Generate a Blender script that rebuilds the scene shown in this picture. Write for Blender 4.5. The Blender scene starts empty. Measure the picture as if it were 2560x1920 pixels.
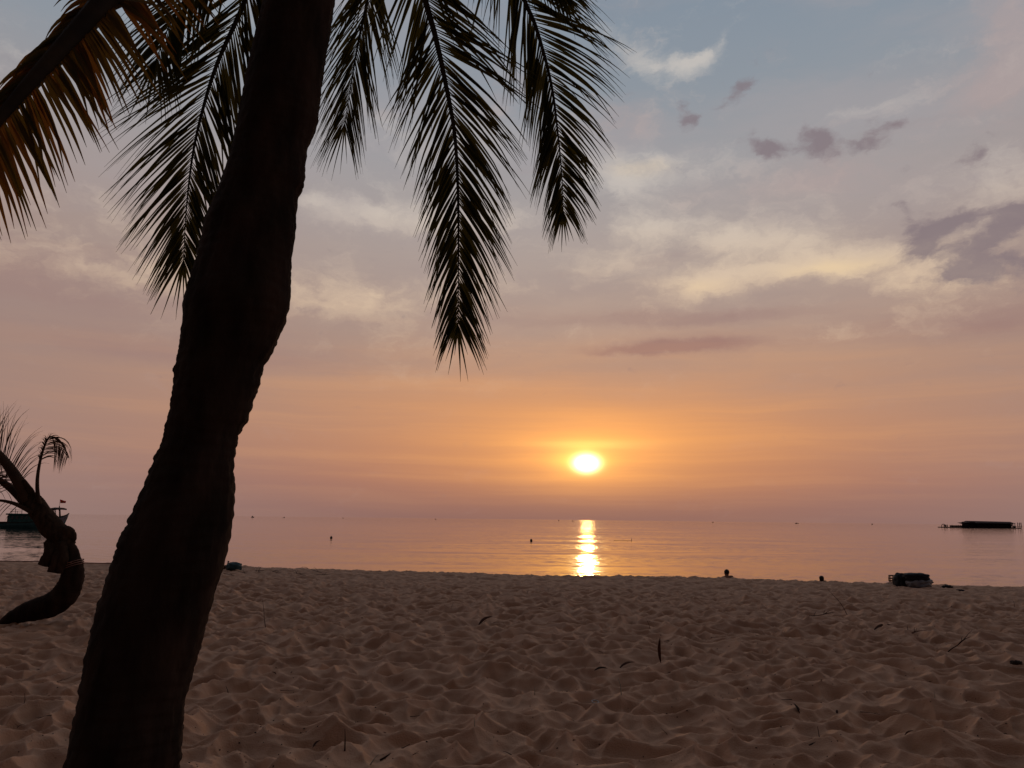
import bpy, bmesh, math, random
import numpy as np
from mathutils import Vector, Matrix, Euler, Quaternion, noise as mnoise

SC = bpy.context.scene
COL = SC.collection
rad = math.radians
random.seed(7)
RNG = np.random.default_rng(11)

# ------------------------------------------------------------------ camera
F_PX, CX, CY = 1923.0, 1280.0, 960.0          # the photograph is 2560 x 1920
CAM_LOC = Vector((0, 0, 1.5))
PITCH, ROLL = rad(9.97), rad(0.66)
cam_data = bpy.data.cameras.new('camera')
cam = bpy.data.objects.new('camera', cam_data); COL.objects.link(cam)
CAM_R = (Matrix.Rotation(math.pi / 2 + PITCH, 3, 'X') @ Matrix.Rotation(ROLL, 3, 'Z'))
cam.matrix_world = Matrix.Translation(CAM_LOC) @ CAM_R.to_4x4()
cam_data.sensor_fit = 'HORIZONTAL'
cam_data.angle = 2 * math.atan(CX / F_PX)
cam_data.clip_start = 0.05
cam_data.clip_end = 60000
SC.camera = cam
SC.view_settings.view_transform = 'Standard'
SC.view_settings.look = 'None'
SC.view_settings.gamma = 1.0
SC.view_settings.use_curve_mapping = False
SC.view_settings.exposure = 0.0
SC.cycles.max_bounces = 4
SC.cycles.diffuse_bounces = 1
SC.cycles.glossy_bounces = 2
SC.cycles.transmission_bounces = 3


def ray(px, py):
    return (CAM_R @ Vector(((px - CX) / F_PX, -(py - CY) / F_PX, -1.0)))


def P(px, py, Y):
    """surveyed point: the sight line through a photo pixel met at ground distance Y"""
    r = ray(px, py)
    return CAM_LOC + r * (Y / r.y)


def on_plane(px, py, z):
    r = ray(px, py)
    return CAM_LOC + r * ((z - CAM_LOC.z) / r.z)


def azel(px, py):
    r = ray(px, py).normalized()
    return math.degrees(math.atan2(r.x, r.y)), math.degrees(math.asin(r.z))


def s2l(c):
    return tuple(((v / 255) / 12.92 if v / 255 <= 0.04045 else ((v / 255 + 0.055) / 1.055) ** 2.4) for v in c)


# ------------------------------------------------------------------ world
SUN_AZ, SUN_EL = azel(1466, 1158)
world = bpy.data.worlds.new('World'); SC.world = world
world.use_nodes = True
WT = world.node_tree
WT.nodes.clear()


class S:
    """tiny wrapper so node maths can be written as arithmetic"""
    nt = None

    def __init__(self, sock): self.s = sock

    @staticmethod
    def node(op, *a, clamp=False):
        n = S.nt.nodes.new('ShaderNodeMath'); n.operation = op; n.use_clamp = clamp
        for i, v in enumerate(a):
            if isinstance(v, S): S.nt.links.new(v.s, n.inputs[i])
            else: n.inputs[i].default_value = float(v)
        return S(n.outputs[0])

    def __add__(s, o): return S.node('ADD', s, o)
    __radd__ = __add__
    def __sub__(s, o): return S.node('SUBTRACT', s, o)
    def __rsub__(s, o): return S.node('SUBTRACT', o, s)
    def __mul__(s, o): return S.node('MULTIPLY', s, o)
    __rmul__ = __mul__
    def __truediv__(s, o): return S.node('DIVIDE', s, o)
    def __neg__(s): return S.node('MULTIPLY', s, -1)


def gauss(A, E, a0, e0, sa, se, rot=0.0):
    if rot:
        c, s_ = math.cos(rot), math.sin(rot)
        da, de = A - a0, E - e0
        u = (da * c + de * s_) / sa
        v = (de * c - da * s_) / se
    else:
        u = (A - a0) / sa
        v = (E - e0) / se
    return S.node('EXPONENT', -(u * u + v * v))


def sstep(x, lo, hi):
    n = S.nt.nodes.new('ShaderNodeMapRange'); n.interpolation_type = 'SMOOTHSTEP'
    S.nt.links.new(x.s, n.inputs['Value'])
    n.inputs['From Min'].default_value = lo; n.inputs['From Max'].default_value = hi
    return S(n.outputs['Result'])


def wnoise(u, v, w=0.0, scale=1.0, detail=5.0, rough=0.55, color=False):
    c = S.nt.nodes.new('ShaderNodeCombineXYZ')
    for i, q in enumerate((u, v)): S.nt.links.new(q.s, c.inputs[i])
    c.inputs[2].default_value = w
    n = S.nt.nodes.new('ShaderNodeTexNoise')
    n.inputs['Scale'].default_value = scale; n.inputs['Detail'].default_value = detail
    n.inputs['Roughness'].default_value = rough
    S.nt.links.new(c.outputs[0], n.inputs['Vector'])
    return S(n.outputs['Fac'])


def cmix(fac, a, b, mode='MIX'):
    n = S.nt.nodes.new('ShaderNodeMix'); n.data_type = 'RGBA'; n.blend_type = mode; n.clamp_factor = True
    for k, v in ((0, fac), (6, a), (7, b)):
        if isinstance(v, S): S.nt.links.new(v.s, n.inputs[k])
        elif isinstance(v, (int, float)): n.inputs[k].default_value = v
        else: n.inputs[k].default_value = (*v[:3], 1)
    return S(n.outputs[2])


def ramp(x, stops):
    n = S.nt.nodes.new('ShaderNodeValToRGB'); cr = n.color_ramp
    S.nt.links.new(x.s, n.inputs[0])
    while len(cr.elements) < len(stops): cr.elements.new(0.5)
    for e, (p, c) in zip(cr.elements, stops):
        e.position = p; e.color = (*c, 1)
    return S(n.outputs[0])


def build_world():
    S.nt = WT
    tc = WT.nodes.new('ShaderNodeTexCoord')
    sp = WT.nodes.new('ShaderNodeSeparateXYZ'); WT.links.new(tc.outputs['Generated'], sp.inputs[0])
    x, y, z = (S(o) for o in sp.outputs)
    A = S.node('ARCTAN2', x, y) * 57.29578
    E = S.node('ARCSINE', z) * 57.29578
    # clear dusk sky by elevation, towards the sun
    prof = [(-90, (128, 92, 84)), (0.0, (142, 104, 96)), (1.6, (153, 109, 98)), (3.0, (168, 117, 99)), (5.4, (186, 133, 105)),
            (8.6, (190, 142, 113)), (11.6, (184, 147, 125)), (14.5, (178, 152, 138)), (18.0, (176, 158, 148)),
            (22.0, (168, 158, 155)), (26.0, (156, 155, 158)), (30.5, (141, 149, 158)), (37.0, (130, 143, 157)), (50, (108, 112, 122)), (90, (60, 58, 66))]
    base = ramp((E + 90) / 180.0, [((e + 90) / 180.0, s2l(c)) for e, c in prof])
    # away from the sun the dusk sky is cooler and dimmer
    da = S.node('ABSOLUTE', A - SUN_AZ)
    da = S.node('MINIMUM', da, 360.0 - da)
    away = sstep(da, 5.0, 52.0)
    low = 1.0 - sstep(E, 10.0, 34.0)
    base = cmix(away * low * 0.92, base, s2l((152, 128, 122)))
    vis = (1.0 - sstep(da, 70.0, 120.0)) * (1.0 - sstep(E, 46.0, 66.0))      # broken cloud thins into even haze overhead and inland
    # broken cloud; warped so the edges billow
    def vec(u, v):
        c_ = S.nt.nodes.new('ShaderNodeCombineXYZ')
        S.nt.links.new(u.s, c_.inputs[0]); S.nt.links.new(v.s, c_.inputs[1])
        return S(c_.outputs[0])

    def vm(op, *a):
        n_ = S.nt.nodes.new('ShaderNodeVectorMath'); n_.operation = op
        for i_, q in enumerate(a):
            if isinstance(q, S): S.nt.links.new(q.s, n_.inputs[i_])
            else: n_.inputs[i_].default_value = q
        return S(n_.outputs['Value' if op == 'DOT_PRODUCT' else 'Vector'])

    def vnz(v, sc, off, detail, rough, color=False):
        n_ = S.nt.nodes.new('ShaderNodeTexNoise'); n_.inputs['Scale'].default_value = 1
        n_.inputs['Detail'].default_value = detail; n_.inputs['Roughness'].default_value = rough
        S.nt.links.new(vm('MULTIPLY_ADD', v, sc, off).s, n_.inputs['Vector'])
        return S(n_.outputs['Color' if color else 'Fac'])
    AE = vec(A, E)
    w1 = vm('SUBTRACT', vnz(AE, (.085, .17, 0), (0, 0, 3.1), 2, .5, True), (.5, .5, .5))
    w2 = vm('SUBTRACT', vnz(AE, (.42, .70, 0), (0, 0, 8.1), 4, .65, True), (.5, .5, .5))
    sw = S.nt.nodes.new('ShaderNodeSeparateXYZ'); S.nt.links.new(w1.s, sw.inputs[0]); wu, wv = S(sw.outputs[0]), S(sw.outputs[1])
    AE2 = vm('MULTIPLY_ADD', w2, (3.6, 2.4, 0), vm('MULTIPLY_ADD', w1, (6.0, 3.2, 0), AE))
    AE3 = vm('MULTIPLY_ADD', w2, (1.6, 1.1, 0), vm('MULTIPLY_ADD', w1, (2.0, 1.2, 0), AE))
    n1 = vnz(AE2, (.075, .17, 0), (0, 0, 1.0), 5, .58)
    n2 = vnz(AE2, (.26, .46, 0), (0, 0, 5.0), 6, .64)

    def blobs(lst, base=AE3):
        tot = None
        for (px, py, rx, ry, w, *r) in lst:
            a0, e0 = azel(px, py)
            sa, se = rx / 1923 * 57.3, ry / 1923 * 57.3
            src = base
            if r:
                rt = S.nt.nodes.new('ShaderNodeVectorRotate'); rt.rotation_type = 'Z_AXIS'
                rt.inputs['Center'].default_value = (a0, e0, 0); rt.inputs['Angle'].default_value = -rad(r[0])
                S.nt.links.new(base.s, rt.inputs['Vector']); src = S(rt.outputs[0])
            q = vm('MULTIPLY_ADD', src, (1 / sa, 1 / se, 0), (-a0 / sa, -e0 / se, 0))
            g = S.node('POWER', 0.36788, vm('DOT_PRODUCT', q, q))
            tot = g * w if tot is None else S.node('MULTIPLY_ADD', g, w, tot)
        return tot
    light = blobs([(1590, 140, 70, 26, .20, -35), (1690, 158, 90, 18, .32), (1790, 112, 95, 18, .30, 28), (1480, 60, 70, 30, .22, -30),
                   (1600, 420, 180, 50, .36), (1560, 470, 100, 80, .2), (1640, 565, 120, 36, .36), (1800, 600, 90, 30, .26), (2050, 660, 230, 44, .52),
                   (1950, 600, 150, 34, .30), (1740, 715, 130, 40, .42), (1530, 650, 110, 60, .24), (960, 545, 170, 32, .38), (760, 500, 60, 26, .36), (880, 745, 190, 70, .26),
                   (2500, 430, 110, 60, .32), (2330, 690, 150, 40, .26), (2100, 840, 190, 26, .22), (500, 720, 380, 50, .16), (2150, 272, 110, 10, .16), (1200, 700, 120, 70, .26),
                   (2480, 290, 60, 12, .2), (250, 560, 250, 60, .16), (1000, 350, 300, 90, .14)])
    lm = sstep(n1 * 0.85 + n2 * 0.85 + light, 0.86, 1.36) * sstep(E, 8.0, 14.0) * vis
    c = cmix(lm * 0.74, base, cmix(sstep(E, 14.0, 26.0), s2l((230, 202, 170)), s2l((206, 198, 190))))
    veil = sstep(vnz(AE3, (.045, .20, 0), (0, 0, 31.0), 5, .6), 0.40, 0.66) * sstep(E, 5.0, 12.0) * vis
    c = cmix(veil * 0.42, c, cmix(sstep(E, 12.0, 26.0), s2l((156, 134, 128)), s2l((166, 158, 160))))
    glow = blobs([(2090, 668, 110, 22, .6), (1760, 720, 60, 18, .3), (1610, 415, 90, 20, .3)])
    c = cmix(glow * lm * 0.9, c, s2l((242, 212, 166)))
    pink = blobs([(2530, 120, 80, 130, .4), (2440, 230, 90, 60, .30), (1560, 300, 130, 60, .24), (1300, 240, 140, 80, .20), (1900, 460, 260, 50, .18), (2100, 440, 200, 70, .16)])
    c = cmix(sstep(n2 * 0.75 + pink, 0.40, 0.86) * vis * 0.5, c, s2l((180, 158, 154)))
    dark = blobs([(1930, 366, 52, 32, .50), (2057, 352, 50, 38, .50), (2150, 374, 52, 22, .40), (1722, 288, 42, 26, .36, -35),
                  (1846, 222, 66, 24, .38, 30), (2244, 318, 66, 24, .34), (2431, 392, 46, 20, .38), (2340, 572, 66, 28, .60, 20),
                  (2535, 532, 70, 28, .60), (2450, 602, 100, 28, .54, 14), (2292, 628, 46, 16, .42), (2520, 668, 110, 34, .52), (2256, 548, 22, 40, .30),
                  (2410, 684, 46, 22, .36), (2180, 520, 60, 14, .2)])
    n5 = vnz(AE3, (.50, .80, 0), (0, 0, 15.0), 6, .58)
    dm = sstep(n5 * 1.1 + dark, 0.68, 1.06)
    c = cmix(dm * vis * 0.78, c, s2l((128, 114, 120)))
    n3 = vnz(AE3, (.05, .34, 0), (0, 0, 7.0), 6, .56)
    strat = blobs([(1735, 866, 210, 28, .46), (1520, 880, 120, 14, .30), (2440, 800, 280, 44, .36), (1900, 790, 300, 20, .22), (150, 720, 380, 80, .26), (760, 890, 300, 46, .28),
                   (2300, 940, 260, 20, .14), (300, 880, 300, 30, .16), (1250, 780, 160, 50, .2), (1600, 800, 260, 26, .2)])
    sm = sstep(n3 * 0.75 + strat, 0.42, 0.84)
    c = cmix(sm * vis * 0.55, c, s2l((152, 122, 118)))
    bank = blobs([(1740, 868, 170, 22, 1.0), (1560, 880, 110, 10, .6), (2480, 815, 150, 24, .5), (1850, 790, 60, 8, .4)])
    c = cmix(sstep(bank * (0.45 + n3 * 1.1), 0.25, 0.95) * 0.62, c, s2l((146, 112, 110)))
    # thin streaks of haze low over the sea
    n4 = wnoise(A * 0.035 + wu * 0.5, E * 0.75 + wv * 0.8, 2.0, detail=5, rough=0.6)
    lowband = gauss(A * 0.0, E, 0, 7.0, 1, 5.5)
    c = cmix(sstep(n4, 0.42, 0.70) * lowband * (0.30 - away * 0.24), c, s2l((214, 158, 114)))
    # the dusk sky inland is far dimmer than the sunset side
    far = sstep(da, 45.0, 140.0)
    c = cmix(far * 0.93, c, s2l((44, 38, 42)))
    # the sun through haze: disc, aureole and the wide orange glow
    streak = 0.55 + n4 * 0.9
    cut = sstep(E, 1.9, 4.3)
    cut2 = sstep(E, -0.5, 3.4)
    a, e = SUN_AZ, SUN_EL

    def addc(c, fac, col):
        v = S.nt.nodes.new('ShaderNodeVectorMath'); v.operation = 'SCALE'
        v.inputs[0].default_value = col
        S.nt.links.new(fac.s, v.inputs['Scale'])
        w = S.nt.nodes.new('ShaderNodeVectorMath'); w.operation = 'ADD'
        S.nt.links.new(c.s, w.inputs[0]); S.nt.links.new(v.outputs[0], w.inputs[1])
        return S(w.outputs[0])
    c = cmix(gauss(A, E, a + 1.0, e + 1.4, 15.0, 4.4) * streak * (0.22 + cut2 * 0.38), c, s2l((232, 156, 90)))
    c = addc(c, gauss(A, E, a, e + 1.6, 13.0, 4.6) * streak * (0.35 + cut2 * 0.65), (0.12, 0.045, 0.004))
    c = addc(c, gauss(A, E, a, e + 0.5, 5.2, 2.5) * streak * (0.45 + cut2 * 0.55), (0.42, 0.17, 0.015))
    c = addc(c, gauss(A, E, a - 0.3, e + 0.15, 1.9, 1.05) * (0.30 + cut * 0.70), (0.85, 0.46, 0.06))
    sa_, se_ = azel(1478, 1112)
    c = addc(c, gauss(A, E, sa_, se_, 3.6, 0.30) * (n4 * 1.6), (0.30, 0.22, 0.05))
    c = addc(c, gauss(A, E, a, e, 0.70, 0.48), (10.0, 7.6, 3.8))
    # faint base from the physical sky so the unseen dome stays plausible
    sky = WT.nodes.new('ShaderNodeTexSky'); sky.sky_type = 'NISHITA'; sky.sun_disc = False
    sky.sun_elevation = rad(SUN_EL); sky.sun_rotation = rad(SUN_AZ); sky.dust_density = 4.0
    b1 = WT.nodes.new('ShaderNodeBackground'); b1.inputs['Strength'].default_value = 1.0
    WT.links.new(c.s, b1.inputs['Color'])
    b2 = WT.nodes.new('ShaderNodeBackground'); b2.inputs['Strength'].default_value = 0.0005
    WT.links.new(sky.outputs[0], b2.inputs['Color'])
    add = WT.nodes.new('ShaderNodeAddShader')
    WT.links.new(b1.outputs[0], add.inputs[0]); WT.links.new(b2.outputs[0], add.inputs[1])
    out = WT.nodes.new('ShaderNodeOutputWorld')
    WT.links.new(add.outputs[0], out.inputs['Surface'])


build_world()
world.cycles.sampling_method = 'MANUAL'
world.cycles.sample_map_resolution = 1024

sun_d = bpy.data.lights.new('sun', 'SUN'); sun_d.energy = 0.045; sun_d.angle = rad(0.8)
sun_d.color = (1.0, 0.46, 0.13)
sun = bpy.data.objects.new('sun', sun_d); COL.objects.link(sun)
sdir = Vector((math.sin(rad(SUN_AZ)) * math.cos(rad(SUN_EL)), math.cos(rad(SUN_AZ)) * math.cos(rad(SUN_EL)), math.sin(rad(SUN_EL))))
sun.rotation_euler = (-sdir).to_track_quat('-Z', 'Y').to_euler()
sun.location = sdir * 50


# ------------------------------------------------------------------ materials
def mat(name, c1, c2=None, scale=8.0, rough=0.8, bump=0.0, bscale=None, coords='Object', stretch=(1, 1, 1), spec=0.3, detail=5, objrand=0.0, translucent=None, emis=None):
    m = bpy.data.materials.new(name); m.use_nodes = True
    nt = m.node_tree; b = nt.nodes['Principled BSDF']
    b.inputs['Roughness'].default_value = rough
    b.inputs['Specular IOR Level'].default_value = spec
    c2 = c2 or tuple(v * 0.6 for v in c1)
    tc = nt.nodes.new('ShaderNodeTexCoord'); mp = nt.nodes.new('ShaderNodeMapping')
    mp.inputs['Scale'].default_value = stretch
    nt.links.new(tc.outputs[coords], mp.inputs[0])
    n = nt.nodes.new('ShaderNodeTexNoise'); n.inputs['Scale'].default_value = scale; n.inputs['Detail'].default_value = detail
    nt.links.new(mp.outputs[0], n.inputs['Vector'])
    r = nt.nodes.new('ShaderNodeValToRGB')
    r.color_ramp.elements[0].position = 0.32; r.color_ramp.elements[1].position = 0.68
    r.color_ramp.elements[0].color = (*c2, 1); r.color_ramp.elements[1].color = (*c1, 1)
    nt.links.new(n.outputs['Fac'], r.inputs[0])
    col = r.outputs[0]
    if objrand:
        oi = nt.nodes.new('ShaderNodeObjectInfo')
        hs = nt.nodes.new('ShaderNodeHueSaturation')
        mr = nt.nodes.new('ShaderNodeMapRange'); mr.inputs[3].default_value = 1 - objrand; mr.inputs[4].default_value = 1 + objrand
        nt.links.new(oi.outputs['Random'], mr.inputs[0]); nt.links.new(mr.outputs[0], hs.inputs['Value'])
        nt.links.new(col, hs.inputs['Color']); col = hs.outputs[0]
    nt.links.new(col, b.inputs['Base Color'])
    if bump:
        n2 = nt.nodes.new('ShaderNodeTexNoise'); n2.inputs['Scale'].default_value = bscale or scale * 3; n2.inputs['Detail'].default_value = 6
        nt.links.new(mp.outputs[0], n2.inputs['Vector'])
        bp = nt.nodes.new('ShaderNodeBump'); bp.inputs['Strength'].default_value = 0.8; bp.inputs['Distance'].default_value = bump
        nt.links.new(n2.outputs['Fac'], bp.inputs['Height']); nt.links.new(bp.outputs[0], b.inputs['Normal'])
    if translucent:
        t = nt.nodes.new('ShaderNodeBsdfTranslucent'); t.inputs[0].default_value = (*translucent[0], 1)
        mx = nt.nodes.new('ShaderNodeMixShader'); mx.inputs[0].default_value = translucent[1]
        nt.links.new(b.outputs[0], mx.inputs[1]); nt.links.new(t.outputs[0], mx.inputs[2])
        nt.links.new(mx.outputs[0], nt.nodes['Material Output'].inputs[0])
    return m


M = {}
M['sand'] = mat('dry_sand', (0.56, 0.300, 0.170), (0.43, 0.215, 0.115), 2.2, 0.70, 0.008, 90, spec=0.5, detail=9)
M['bark'] = mat('palm_bark', (0.050, 0.029, 0.020), (0.016, 0.010, 0.007), 9, 0.95, 0.012, 26, stretch=(1, 1, 0.35), spec=0.1, detail=8)
M['leaf'] = mat('palm_leaf_green', (0.027, 0.031, 0.010), (0.013, 0.016, 0.006), 3, 0.6, spec=0.15, objrand=0.25, translucent=((0.12, 0.095, 0.016), 0.38))
M['leaf_old'] = mat('palm_leaf_dying', (0.090, 0.056, 0.016), (0.038, 0.026, 0.010), 3.5, 0.65, spec=0.2, objrand=0.35, translucent=((0.42, 0.17, 0.024), 0.55))
M['leaf_yellow'] = mat('palm_leaf_yellowing', (0.070, 0.056, 0.014), (0.032, 0.028, 0.009), 3.5, 0.6, spec=0.2, objrand=0.35, translucent=((0.26, 0.15, 0.018), 0.5))
M['leaf_dry'] = mat('palm_leaf_dry', (0.090, 0.052, 0.032), (0.045, 0.026, 0.018), 4, 0.8, spec=0.1, objrand=0.3, translucent=((0.12, 0.05, 0.02), 0.2))
M['rachis'] = mat('palm_stalk', (0.050, 0.032, 0.016), (0.020, 0.013, 0.008), 7, 0.7, 0.003, 40, spec=0.2)
M['fibre'] = mat('leaf_base_fibre', (0.075, 0.046, 0.030), (0.028, 0.018, 0.013), 22, 0.95, 0.01, 40, stretch=(1, 1, 0.3), spec=0.05)
M['twig'] = mat('twig_wood', (0.075, 0.045, 0.032), (0.030, 0.019, 0.014), 30, 0.9, objrand=0.3)
M['twig_pale'] = mat('pale_dry_stalk', (0.42, 0.36, 0.27), (0.27, 0.22, 0.16), 30, 0.9)
M['deadleaf'] = mat('dead_leaf', (0.13, 0.055, 0.032), (0.055, 0.024, 0.016), 14, 0.8, translucent=((0.16, 0.06, 0.025), 0.25))
M['crumb'] = mat('litter_dark', (0.05, 0.033, 0.024), (0.022, 0.015, 0.012), 20, 0.95)
M['black'] = mat('black_nylon', (0.022, 0.020, 0.022), (0.010, 0.010, 0.012), 18, 0.65, 0.006, 30)
M['plastic'] = mat('grey_plastic_bag', (0.30, 0.30, 0.31), (0.16, 0.16, 0.18), 9, 0.35, 0.02, 12, spec=0.5)
M['basket'] = mat('brown_basket', (0.16, 0.09, 0.05), None, 20, 0.8)
M['teal'] = mat('teal_sack', (0.030, 0.075, 0.085), (0.016, 0.042, 0.050), 10, 0.6, 0.012, 16)
M['skin'] = mat('skin', (0.30, 0.17, 0.11), (0.24, 0.13, 0.085), 6, 0.6)
M['hair'] = mat('dark_hair', (0.014, 0.011, 0.010), None, 30, 0.55)
M['cloth_dark'] = mat('dark_cloth', (0.035, 0.035, 0.05), None, 20, 0.9)
M['cloth_red'] = mat('maroon_cloth', (0.13, 0.03, 0.035), None, 20, 0.9)
M['hull'] = mat('hull_teal_paint', (0.085, 0.20, 0.19), (0.045, 0.11, 0.105), 1.6, 0.6, detail=8)
M['hull_bow'] = mat('hull_grey_pink_paint', (0.42, 0.33, 0.34), (0.28, 0.22, 0.23), 2, 0.6)
M['cabin'] = mat('cabin_green_paint', (0.075, 0.20, 0.165), (0.035, 0.10, 0.09), 2, 0.6)
M['boatwood'] = mat('boat_wood', (0.075, 0.042, 0.030), (0.035, 0.02, 0.016), 4, 0.85)
M['redpaint'] = mat('red_paint', (0.40, 0.05, 0.035), (0.25, 0.03, 0.025), 3, 0.6)
M['flag'] = mat('flag_red', (0.75, 0.015, 0.03), (0.62, 0.012, 0.025), 2, 0.7, translucent=((0.85, 0.02, 0.03), 0.5))
M['flag_star'] = mat('flag_yellow', (0.85, 0.55, 0.04), None, 2, 0.7, translucent=((0.9, 0.6, 0.04), 0.4))
M['glass'] = mat('cabin_glass', (0.05, 0.07, 0.08), None, 3, 0.1, spec=0.8)
M['white'] = mat('white_paint', (0.62, 0.60, 0.58), (0.45, 0.43, 0.42), 2, 0.6)
M['darkwood'] = mat('weathered_dark_wood', (0.045, 0.022, 0.020), (0.022, 0.012, 0.012), 0.5, 0.9)
M['roof'] = mat('rusty_roof', (0.085, 0.038, 0.036), (0.045, 0.022, 0.022), 0.6, 0.85)
M['farboat'] = mat('far_boat_paint', (0.09, 0.06, 0.06), None, 0.5, 0.8)
M['rope'] = mat('pink_cord', (0.36, 0.20, 0.16), None, 40, 0.9)
M['buoy'] = mat('dark_float', (0.035, 0.018, 0.016), None, 12, 0.5)


def water_mat():
    m = bpy.data.materials.new('sea_water'); m.use_nodes = True
    nt = m.node_tree; b = nt.nodes['Principled BSDF']; S.nt = nt
    b.inputs['Base Color'].default_value = (0.035, 0.040, 0.038, 1)
    b.inputs['Roughness'].default_value = 0.045
    b.inputs['IOR'].default_value = 1.333
    b.inputs['Specular IOR Level'].default_value = 0.5
    g = nt.nodes.new('ShaderNodeNewGeometry')
    sp = nt.nodes.new('ShaderNodeSeparateXYZ'); nt.links.new(g.outputs['Position'], sp.inputs[0])
    x, y = S(sp.outputs[0]), S(sp.outputs[1])

    def slope(sx, sy, w, det=3):
        n = wnoise(x * sx, y * sy, w, detail=det, rough=0.6)
        return n - 0.5
    # calm and ruffled patches
    patch = sstep(wnoise(x * 0.02, y * 0.09, 4.0, detail=4), 0.36, 0.64) * 1.0 + 0.28
    gx = (slope(1.3, 3.6, 1.0) * 0.46) * patch + slope(0.08, 0.30, 12.0) * 0.015
    gy = (slope(1.0, 4.2, 2.0) * 0.19) * patch + slope(0.10, 0.42, 13.0) * 0.085 + slope(0.012, 0.11, 21.0) * 0.03
    cb = nt.nodes.new('ShaderNodeCombineXYZ')
    nt.links.new(gx.s, cb.inputs[0]); nt.links.new(gy.s, cb.inputs[1]); cb.inputs[2].default_value = 1
    nz = nt.nodes.new('ShaderNodeVectorMath'); nz.operation = 'NORMALIZE'
    nt.links.new(cb.outputs[0], nz.inputs[0]); nt.links.new(nz.outputs[0], b.inputs['Normal'])
    return m


M['water'] = water_mat()


# ------------------------------------------------------------------ object helpers
def link(name, me, m=None, parent=None, smooth=False):
    o = bpy.data.objects.new(name, me); COL.objects.link(o)
    if m is not None and not me.materials: me.materials.append(m)
    if parent is not None:
        o.parent = parent
    if smooth:
        me.polygons.foreach_set('use_smooth', [True] * len(me.polygons))
    return o


def tag(o, label, cat, group=None):
    o['label'] = label; o['category'] = cat
    if group: o['group'] = group
    return o


def empty(name, loc, label=None, cat=None, group=None, rz=0.0):
    o = bpy.data.objects.new(name, None); COL.objects.link(o)
    o.location = loc; o.rotation_euler = (0, 0, rz); o.empty_display_size = 0.2
    if label: tag(o, label, cat, group)
    return o


class MB:
    def __init__(self): self.v, self.f = [], []

    def quadstrip(self, rings, closed=True, cap=True):
        b = len(self.v); n = len(rings[0])
        for r in rings: self.v += [tuple(p) for p in r]
        for i in range(len(rings) - 1):
            for j in range(n if closed else n - 1):
                k = (j + 1) % n
                self.f.append((b + i * n + j, b + i * n + k, b + (i + 1) * n + k, b + (i + 1) * n + j))
        if cap and closed:
            self.f.append(tuple(b + j for j in reversed(range(n))))
            e = b + (len(rings) - 1) * n
            self.f.append(tuple(e + j for j in range(n)))
        return self

    def tube(self, pts, radii, n=6, flat=1.0):
        pts = [Vector(p) for p in pts]
        if not isinstance(radii, (list, tuple)): radii = [radii] * len(pts)
        rings = []; prev = None
        for i, p in enumerate(pts):
            t = (pts[min(i + 1, len(pts) - 1)] - pts[max(i - 1, 0)]).normalized()
            if prev is None:
                a = Vector((0, 0, 1)) if abs(t.z) < 0.9 else Vector((1, 0, 0))
                u = t.cross(a).normalized()
            else:
                u = (prev - t * prev.dot(t)).normalized()
            prev = u; w = t.cross(u)
            rings.append([p + (u * math.cos(2 * math.pi * k / n) + w * math.sin(2 * math.pi * k / n) * flat) * radii[i] for k in range(n)])
        return self.quadstrip(rings)

    def box(self, c, s, rz=0.0, taper=1.0):
        c = Vector(c); R = Matrix.Rotation(rz, 3, 'Z'); b = len(self.v)
        for dz in (-1, 1):
            k = taper if dz > 0 else 1
            for dx, dy in ((-1, -1), (1, -1), (1, 1), (-1, 1)):
                self.v.append(tuple(c + R @ Vector((dx * s[0] / 2 * k, dy * s[1] / 2 * k, dz * s[2] / 2))))
        for q in ((3, 2, 1, 0), (4, 5, 6, 7), (0, 1, 5, 4), (1, 2, 6, 5), (2, 3, 7, 6), (3, 0, 4, 7)):
            self.f.append(tuple(b + i for i in q))
        return self

    def mesh(self, name):
        me = bpy.data.meshes.new(name); me.from_pydata(self.v, [], self.f); me.update()
        return me

    def build(self, name, m, parent=None, smooth=False, bevel=0.0):
        o = link(name, self.mesh(name), m, parent, smooth)
        if bevel:
            md = o.modifiers.new('bevel', 'BEVEL'); md.width = bevel; md.segments = 2
        return o


def lump_mesh(name, dim, seed, amp=0.12, freq=2.2, power=2.6, sub=4, flatbase=True):
    """a slumped soft form: rounded block with folds"""
    bm = bmesh.new(); bmesh.ops.create_icosphere(bm, subdivisions=sub, radius=1)
    off = Vector((seed * 3.7, seed * 1.3, seed * 7.1))
    for v in bm.verts:
        p = v.co.normalized()
        k = (abs(p.x) ** power + abs(p.y) ** power + abs(p.z) ** power) ** (-1 / power)
        q = p * k
        d = mnoise.fractal(p * freq + off, 0.8, 2.0, 4) * amp
        r = mnoise.ridged_multi_fractal(p * freq * 1.4 + off, 0.9, 2.0, 3, 1.0, 2.0) * amp * 0.35
        q = q * (1 + d - r)
        if flatbase and q.z < -0.72: q.z = -0.72 + (q.z + 0.72) * 0.12
        v.co = Vector((q.x * dim[0] / 2, q.y * dim[1] / 2, (q.z + 0.72) * dim[2] / 1.72))
    me = bpy.data.meshes.new(name); bm.to_mesh(me); bm.free()
    for pl in me.polygons: pl.use_smooth = True
    return me


def catmull(pts, n=12):
    pts = [Vector(p) for p in pts]
    q = [pts[0] * 2 - pts[1]] + pts + [pts[-1] * 2 - pts[-2]]
    out = []
    for i in range(1, len(q) - 2):
        for k in range(n):
            t = k / n
            out.append(0.5 * ((2 * q[i]) + (q[i + 1] - q[i - 1]) * t + (2 * q[i - 1] - 5 * q[i] + 4 * q[i + 1] - q[i + 2]) * t * t
                              + (3 * q[i] - q[i - 1] - 3 * q[i + 1] + q[i + 2]) * t ** 3))
    out.append(pts[-1])
    return out


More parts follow.
